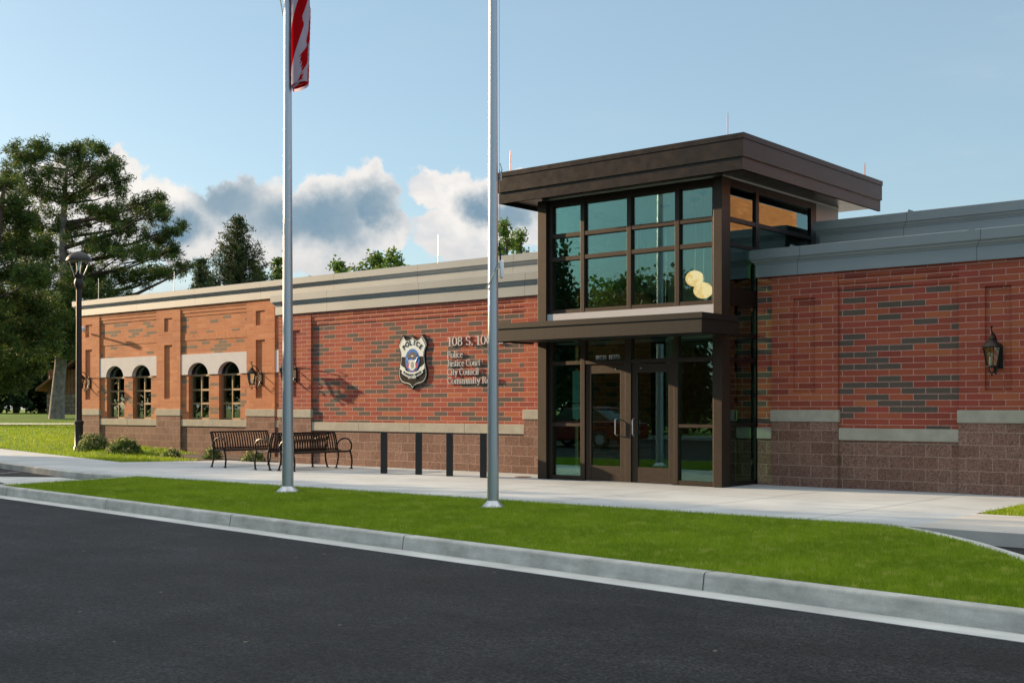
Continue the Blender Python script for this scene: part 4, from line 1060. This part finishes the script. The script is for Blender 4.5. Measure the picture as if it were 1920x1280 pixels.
def shrub(x, y, z, rx, h, n, lab, seed, blossom=.4, group='low shrubs along the brick wall'):
    t = thing('shrub', lab, 'shrub', (x, y, z), group); r = np.random.default_rng(seed)
    a = r.uniform(0, 2 * PI, n); b = np.arccos(r.uniform(0, 1, n)); q = r.uniform(.35, 1, n) ** .5
    P = np.c_[rx * q * np.sin(b) * np.cos(a), rx * .8 * q * np.sin(b) * np.sin(a), h * q * np.cos(b) * r.uniform(.75, 1.1, n) + .03]
    V, F = leaves(P, 26, .035, .055, .022, seed, 1.); mesh_np('foliage', V, F, m_shrub, t)
    o = P[(q > .8)]; o = o[r.random(len(o)) < blossom] if len(o) else P[:3]
    V, F = leaves(o + np.array([0, 0, .02]), 14, .022, .035, .03, seed + 1, 1.); mesh_np('blossom', V, F, m_blossom, t)
    mb = MB()
    for k in range(7): mb.tube([(0, 0, -.05), tuple(P[k] * .5), tuple(P[k])], .007, 4)
    o = mb.build('stem', m_barkdk, t); return t
def onground(px, py): 
    t = (HC) * 2246 / (py - 764.5); return at(px, py, t)
for i, (px, py, rx, h, n, lab, bl_) in enumerate((
    (176, 850, .50, .52, 240, 'leafy cream flowering shrub against the foot of the street lamp', .8), (232, 853, .52, .46, 240, 'wide dark green shrub right of the street lamp', .45),
    (322, 858, .26, .24, 60, 'small yellowish shrub under the pier between the window pairs', .8), (398, 861, .27, .30, 70, 'small round shrub behind the left end of the first bench', .6),
    (474, 864.5, .27, .27, 60, 'small yellowish shrub seen under the first bench', .9))):
    p = onground(px, py); zz = hz(p.x, p.y) if px < 300 else -.02
    shrub(p.x, p.y, max(zz * .4, -.02), rx * 1.15, h, n, lab, 50 + i, bl_)
# ------------------------------------------------------------------ trees
def to_local(V, loc): return V - np.array(loc)
def tree(name, label, cat, base, trunk_pts, trunk_r, masses, leafmat, barkmat, n_sub, n_leaf, L, Wd, seed, depth=1.0, group=None, flat=.4, limbs=True, spread=.3):
    """masses: (centre Vector, rx, rz): the boughs of the crown, each a cloud of leaf tufts on its own limb"""
    t = thing(name, label, cat, base, group); r = np.random.default_rng(seed); rr = random.Random(seed)
    mb = MB(); tb = MB().tube(trunk_pts, trunk_r, 14)
    Pall = []; bvec = Vector(base)
    tv = [Vector(q) for q in trunk_pts]
    def trunk_at(z):
        for i in range(len(tv) - 1):
            if tv[i].z <= z <= tv[i + 1].z: return tv[i].lerp(tv[i + 1], (z - tv[i].z) / (tv[i + 1].z - tv[i].z))
        return tv[-1]
    for c_, rx, rz in masses:
        a = trunk_at(max(tv[0].z + .5, c_.z - abs((c_ - tv[0]).xy.length) * .28))
        mid = a.lerp(c_, .55) + Vector((0, 0, -.05 * (c_ - a).length))
        d_ = (c_ - a).length
        if limbs: mb.tube([tuple(a), tuple(mid), tuple(c_)], [.02 + .016 * d_, .015 + .009 * d_, .012], 6)
        n = max(6, int(n_sub * rx * rz ** .5))
        q = r.normal(0, .5, (n, 3)); q = np.clip(q, -1.15, 1.15)
        P = np.array(c_) + np.c_[q[:, 0] * rx * RT.x + q[:, 1] * rx * depth * FW.x, q[:, 0] * rx * RT.y + q[:, 1] * rx * depth * FW.y, q[:, 2] * rz + .12 * rx * np.abs(q[:, 0])]
        Pall.append(P)
        if limbs:
            for k in range(min(n, 9)):
                g = Vector(P[k]); s0 = a.lerp(c_, rr.uniform(.55, 1)); mb.tube([tuple(s0), tuple(s0.lerp(g, .5) + Vector((0, 0, -.05))), tuple(g)], [.022, .014, .006], 4)
    P = np.concatenate(Pall); V, F = leaves(P, n_leaf, spread, L, Wd, seed, flat)
    mesh_np('crown', to_local(V, base), F, leafmat, t)
    tb.build('trunk', barkmat, t, smooth=True)
    if limbs: mb.build('limb', m_barkdk, t, smooth=True)
    return t
TP = 70.
def mass(px, py, rx, ry, t, jit=0.): return (at(px, py, t + jit), rx * t / 2246, .8 * ry * t / 2246)
rj = random.Random(3)
PM = [(60, 285, 40, 26), (40, 300, 26, 26), (20, 330, 22, 25), (110, 290, 34, 20), (150, 278, 26, 18), (185, 285, 24, 22), (205, 315, 26, 20), (165, 320, 45, 24), (100, 335, 50, 24), (60, 360, 45, 26),
      (190, 350, 40, 18), (215, 340, 22, 14), (225, 360, 14, 14), (140, 375, 40, 18), (60, 410, 50, 30), (180, 395, 50, 16), (215, 405, 40, 16), (262, 385, 36, 14), (290, 372, 20, 14), (285, 405, 36, 14), (240, 430, 50, 18), (300, 390, 14, 16),
      (120, 430, 55, 26), (60, 470, 60, 30), (180, 455, 60, 22), (235, 475, 60, 18), (300, 452, 34, 14), (322, 436, 22, 12), (340, 422, 10, 10), (290, 480, 40, 13), (325, 470, 16, 12), (130, 500, 60, 30), (70, 530, 60, 35), (190, 520, 60, 22),
      (250, 520, 55, 14), (310, 512, 45, 10), (350, 502, 25, 9), (372, 495, 14, 9), (200, 555, 50, 20), (120, 570, 60, 30), (60, 600, 60, 40), (110, 625, 50, 28), (150, 600, 30, 30), (60, 650, 60, 30), (30, 560, 50, 40), (120, 660, 26, 14), (150, 540, 50, 26)]
b = at(106, 779, TP); base = (b.x, b.y, hz(b.x, b.y) - .1)
tr = [tuple(at(px, py, TP)) for px, py in ((106, 784), (108, 740), (113, 690), (118, 620), (122, 540), (118, 460), (120, 390), (124, 330), (128, 290))]
tr[0] = (tr[0][0], tr[0][1], base[2])
tree('pine_tree', 'tallest spreading pine with pale grey trunk left of the brick building', 'tree', base, tr, [.47, .37, .34, .34, .28, .22, .17, .1, .04],
     [mass(px, py, rx, ry, TP, rj.uniform(-2.6, 2.6)) for px, py, rx, ry in PM], m_pine, m_bark, 31, 68, .30, .05, 11, 1.1, flat=.9, spread=.15)
PM2 = [(10, 345, 22, 14), (20, 380, 32, 20), (-10, 400, 50, 30), (45, 420, 34, 18), (10, 450, 60, 28), (60, 470, 36, 18), (85, 455, 20, 12), (20, 510, 70, 30), (70, 520, 34, 20), (0, 560, 70, 34), (60, 580, 45, 24), (95, 600, 30, 20), (20, 620, 70, 30), (80, 640, 40, 26), (0, 680, 60, 30), (50, 690, 45, 22), (15, 715, 40, 20), (-40, 480, 60, 40), (-60, 600, 60, 60), (-50, 700, 60, 30)]
T2 = 58.; b = at(-30, 775, T2); base = (b.x, b.y, hz(b.x, b.y) - .1); tr = [base] + [tuple(at(px, py, T2)) for px, py in ((-28, 700), (-22, 600), (-10, 480), (0, 400), (8, 345))]
tree('pine_tree', 'dense dark pine cut by the left edge of the picture', 'tree', base, tr, [.5, .42, .34, .24, .15, .05],
     [mass(px, py, rx, ry, T2, rj.uniform(-2, 2)) for px, py, rx, ry in PM2], m_pine, m_barkdk, 34, 70, .30, .06, 12, 1.0, flat=.8, spread=.16)
# spruce: whorls of boughs narrowing upward
def spruce(px, top, bot, wid, T, label, seed, n=90, mat=None):
    t = thing('spruce_tree', label, 'tree', tuple(at(px, 764, T).xy) + (0.,)); bx_, by_, _ = t.location
    zt = at(px, top, T).z; zb = at(px, bot, T).z; w = wid * T / 2246; r = random.Random(seed); mb = MB(); P = []
    mb.tube([(bx_, by_, 0), (bx_, by_, zt * .6), (bx_, by_, zt)], [.3, .18, .02], 8)
    z = zt
    while z > 1.2:
        f = (zt - z) / (zt - zb); rad = w * min(1.25, (f + .07) ** .62) ; k = 8 if f < .3 else 11
        for i in range(k):
            a = 2 * PI * (i + r.random()) / k; R = rad * r.uniform(.75, 1.12)
            tip = Vector((bx_ + R * math.cos(a), by_ + R * math.sin(a), z + R * r.uniform(.15, .5))); s0 = Vector((bx_, by_, z))
            mid = s0.lerp(tip, .5) + Vector((0, 0, -.12 * R)); mb.tube([tuple(s0), tuple(mid), tuple(tip)], [.03, .02, .006], 4)
            m_ = max(3, int(R / .16))
            for j in range(m_):
                q = (j + .6) / m_; c_ = s0.lerp(mid, q * 2) if q < .5 else mid.lerp(tip, q * 2 - 1); P.append(c_)
        z -= .32
    P = np.array([tuple(v) for v in P]); V, F = leaves(P, 22, .085, .17, .045, seed, 1.2)
    mesh_np('crown', V - np.array((bx_, by_, 0)), F, mat or m_spruce, t); mb.build('trunk', m_barkdk, t)
spruce(445, 414, 545, 62, 55., 'dark conical spruce rising behind the far wing, left of the flagpole', 21)
spruce(378, 492, 545, 22, 62., 'small spruce tip just left of the conical spruce', 22)
spruce(-130, 330, 640, 60, 95., 'dark conical spruce far beyond the pines', 25)
def leafy(px, top, wid, hgt, T, label, seed, n=14, dens=26, lf=(.16, .10), z0=.0, nl=40, spread=.14, group='leafy treetops behind the roof'):
    b = at(px, 764, T); base = (b.x, b.y, z0); zt = at(px, top, T).z; w = wid * T / 2246; h = hgt * T / 2246; r = random.Random(seed); M = []
    for i in range(n):
        f = i / (n - 1); zz = zt - h * f; rad = w * (.25 + .75 * math.sin(PI * min(1, .12 + f) * .6)); a = r.uniform(0, 2 * PI); q = rad * r.uniform(.2, .8)
        M.append((Vector((b.x + q * math.cos(a), b.y + q * math.sin(a), zz - .2 * q)), rad * .42, rad * .34))
    tree('leafy_tree', label, 'tree', base, [base, (b.x + .1, b.y, zt * .4), (b.x, b.y, zt * .92)], [.28, .2, .03], M, m_leaf, m_barkdk, dens, nl, lf[0], lf[1], seed, 1., group, 1., spread=spread)
leafy(520, 492, 26, 130, 60., 'pale green treetop right beside the conical spruce', 31, n=10)
leafy(478, 500, 40, 120, 66., 'light green tree half hidden by the conical spruce', 30, n=12)
leafy(392, 522, 30, 120, 70., 'yellow green tree low behind the far parapet', 36, n=10)
leafy(695, 484, 55, 110, 45., 'broad leafy treetop above the middle of the parapet', 32, n=12, dens=16, lf=(.14, .1))
leafy(742, 480, 34, 110, 44., 'thin leafy treetop right of the broad one above the parapet', 33, n=9, dens=12, lf=(.13, .09))
leafy(640, 500, 24, 90, 46., 'small leafy tip left of the broad treetop above the parapet', 34, n=6, dens=14)
leafy(950, 424, 24, 190, 40., 'upright leafy treetop left of the entrance tower', 35, n=14, dens=16, lf=(.11, .07), nl=46, spread=.11)
leafy(978, 442, 26, 180, 41., 'leafy treetop touching the left side of the entrance tower', 37, n=12, dens=16, lf=(.11, .07), nl=46, spread=.11)
# dark trees beyond the lawn close off the view at the left
for i, (px, top, wid, hgt, T) in enumerate(((-60, 560, 150, 190, 100.), (30, 600, 120, 150, 108.), (130, 590, 120, 170, 104.), (220, 580, 110, 180, 100.), (310, 600, 100, 150, 98.))):
    b = at(px, 764, T); r = random.Random(60 + i); M = []
    for k in range(30):
        M.append((at(px + r.uniform(-.8, .8) * wid, top + r.uniform(.12, .95) * hgt, T + r.uniform(-4, 4)), wid * .32 * T / 2246, hgt * .18 * T / 2246))
    tree('dense_tree', 'dense dark tree beyond the lawn at the far left', 'tree', (b.x, b.y, .9), [(b.x, b.y, .9), (b.x, b.y, 4), (b.x + .2, b.y, 7)], [.3, .22, .1], M, m_spruce, m_barkdk, 26, 34, .5, .26, 60 + i, .6, 'dark trees closing the view at the left', 1., False, .38)
# ------------------------------------------------------------------ log cabin and pavilion beyond the pine
b = at(118, 776, 82.); bx0, by0 = b.x, b.y; zc = 1.0
t = thing('log_cabin', 'small log cabin with stone base and gabled roof behind the big pine trunk', 'cabin', (bx0, by0, zc))
def cb(u, v, z): q = Vector((bx0, by0, 0)) + RT * u + FW * v; return (q.x, q.y, zc + z)
def obox(mb, u0, u1, v0, v1, z0, z1):
    n = len(mb.v); mb.v += [cb(u0, v0, z0), cb(u1, v0, z0), cb(u1, v1, z0), cb(u0, v1, z0), cb(u0, v0, z1), cb(u1, v0, z1), cb(u1, v1, z1), cb(u0, v1, z1)]
    mb.f += [tuple(n + i for i in q) for q in ((3, 2, 1, 0), (4, 5, 6, 7), (0, 1, 5, 4), (1, 2, 6, 5), (2, 3, 7, 6), (3, 0, 4, 7))]
mb = MB(); obox(mb, -1.1, 4, 0, 4, -.3, 1.35); mb.build('stone_base', m_stone, t)
mb = MB()
for k in range(22): obox(mb, -1.05 + k * .225, -1.05 + k * .225 + .2, .02, .2, 1.35, 3.0)
obox(mb, -1.0, 4, .12, 3.9, 1.36, 2.95); mb.build('wall', m_log, t)
mb = MB(); n0 = [cb(-1.7, -.5, 1.5), cb(1.4, -.5, 3.9), cb(4.4, -.5, 1.5), cb(4.4, 4.4, 1.5), cb(1.4, 4.4, 3.9), cb(-1.7, 4.4, 1.5)]
n1 = [(x, y, z + .16) for x, y, z in n0]
mb.quad(n0[0], n0[1], n0[4], n0[5]); mb.quad(n0[1], n0[2], n0[3], n0[4]); mb.quad(n1[0], n1[1], n1[4], n1[5]); mb.quad(n1[1], n1[2], n1[3], n1[4]); mb.quad(n0[0], n0[1], n1[1], n1[0]); mb.quad(n0[1], n0[2], n1[2], n1[1])
mb.build('roof', m_log, t)
b = at(72, 768, 105.); bx0, by0 = b.x, b.y; zc = 1.0
t = thing('park_pavilion', 'low white roofed park pavilion far behind the cabin', 'pavilion', (bx0, by0, zc))
mb = MB(); n0 = [cb(-1.4, 0, 1.15), cb(1.6, 0, 1.15), cb(1.6, 3, 1.15), cb(-1.4, 3, 1.15)]; pk = cb(0, 1.5, 1.9)
for i in range(4): mb.quad(n0[i], n0[(i + 1) % 4], pk)
mb.quad(*n0); mb.build('roof', m_white, t)
mb = MB()
for u in (-1.2, 0, 1.4):
    for v in (.1, 2.8): obox(mb, u, u + .1, v, v + .1, -.5, 1.16)
mb.build('post', m_log, t)
# ------------------------------------------------------------------ across the street (seen in the door glass, plus unseen trees added at the left to shade the ground)
def bgtree(x, y, h, w, seed, lab, nl=60):
    r = random.Random(seed); M = []
    for k in range(20):
        f = r.uniform(.22, 1); rad = w * math.sin(PI * (.12 + .8 * f)) * .9; a = r.uniform(0, 2 * PI); q = rad * r.uniform(.2, .9)
        M.append((Vector((x + q * math.cos(a), y + q * math.sin(a), h * f * .93)), w * .42, w * .36))
    tree('street_tree', lab, 'tree', (x, y, -.2), [(x, y, -.2), (x, y, h * .4), (x, y, h * .8)], [.25, .2, .08], M, m_leaf if seed % 2 else m_spruce, m_barkdk, 11, nl, .34, .22, seed, 1., 'trees across the street', 1., False, .4)
for i, (x, y, h, w) in enumerate(((-34, -16, 6.5, 4.2), (-44, -17, 7, 4.6), (-54, -15, 6.5, 4.4), (-26, -18, 6, 4), (-18, -18, 6.4, 4.2), (-66, -14, 7, 5), (-8, -19, 6.4, 4), (-75, -24, 8, 6), (-60, -28, 8, 6), (-46, -30, 8, 6))):
    bgtree(x, y, h, w, 80 + i, 'street tree on the far side of the road')
for i, (x, y, h, w) in enumerate(((-58, 2, 10.3, 4), (-57.5, 6, 9.8, 3.2), (-58, 9.3, 9.2, 3), (-38, -10, 9, 3.4), (-37, -5.5, 9.5, 3.4), (-38.5, -3, 10.5, 3.6), (-37, .5, 10.5, 3.6), (-38, 4, 10.6, 3.4), (-37.5, 7, 10, 2.7),
         (-44, -2.5, 11, 3.8), (-45, 2, 11.5, 3.8), (-44.5, 6, 11, 3.0))):
    bgtree(x, y, h, w, 101 + i, 'unseen tree added beyond the left edge to shade the ground', 20 if x > -40 and y > -6 else 60)
# maroon car parked across the road, mirrored in the entrance doors
cx0, cy0 = -27.6, -1.2
t = thing('parked_car', 'dark red car mirrored in the glass entrance doors', 'car', (cx0, cy0, -.15))
def prof(pts, y0, y1, name, mat, **k): return MB().vprism([(cx0 + a, -.15 + c_) for a, c_ in pts], cy0 + y0, cy0 + y1).build(name, mat, t, bevel=k.get('bevel', .05), smooth=True)
body = [(-2.3, .35), (-2.32, .62), (-2.2, .82), (-1.3, .98), (-.5, 1.0), (1.9, 1.02), (2.3, .95), (2.36, .6), (2.3, .35), (1.75, .3), (1.65, .55), (1.35, .68), (1.05, .55), (.95, .28), (-1.0, .28), (-1.1, .55), (-1.4, .68), (-1.7, .55), (-1.8, .3)]
prof(list(reversed(body)), -.9, .9, 'body', m_maroon)
prof(list(reversed([(-1.25, .96), (-.45, 1.48), (1.0, 1.52), (1.75, 1.02)])), -.78, .78, 'cabin_glass', m_glassdk)
prof(list(reversed([(-.5, 1.44), (-.4, 1.52), (1.0, 1.56), (1.15, 1.46)])), -.74, .74, 'roof', m_maroon)
for wx in (-1.4, 1.35):
    for wy in (-.86, .72):
        w = MB().tube([(cx0 + wx, cy0 + wy, .17), (cx0 + wx, cy0 + wy + .2, .17)], .33, 20).build('wheel', m_tyre, t)
        MB().tube([(cx0 + wx, cy0 + wy - .01, .17), (cx0 + wx, cy0 + wy + .21, .17)], .2, 14).build('rim', m_alu, w)
for wy in (-.7, .5): MB().box(cx0 - 2.34, cx0 - 2.2, cy0 + wy, cy0 + wy + .3, .45, .6).build('headlight', m_paper, t)
struct(MB().box(-90, 70, -15.2, -12.4, -.3, -.01).build('far_sidewalk', m_walk2))
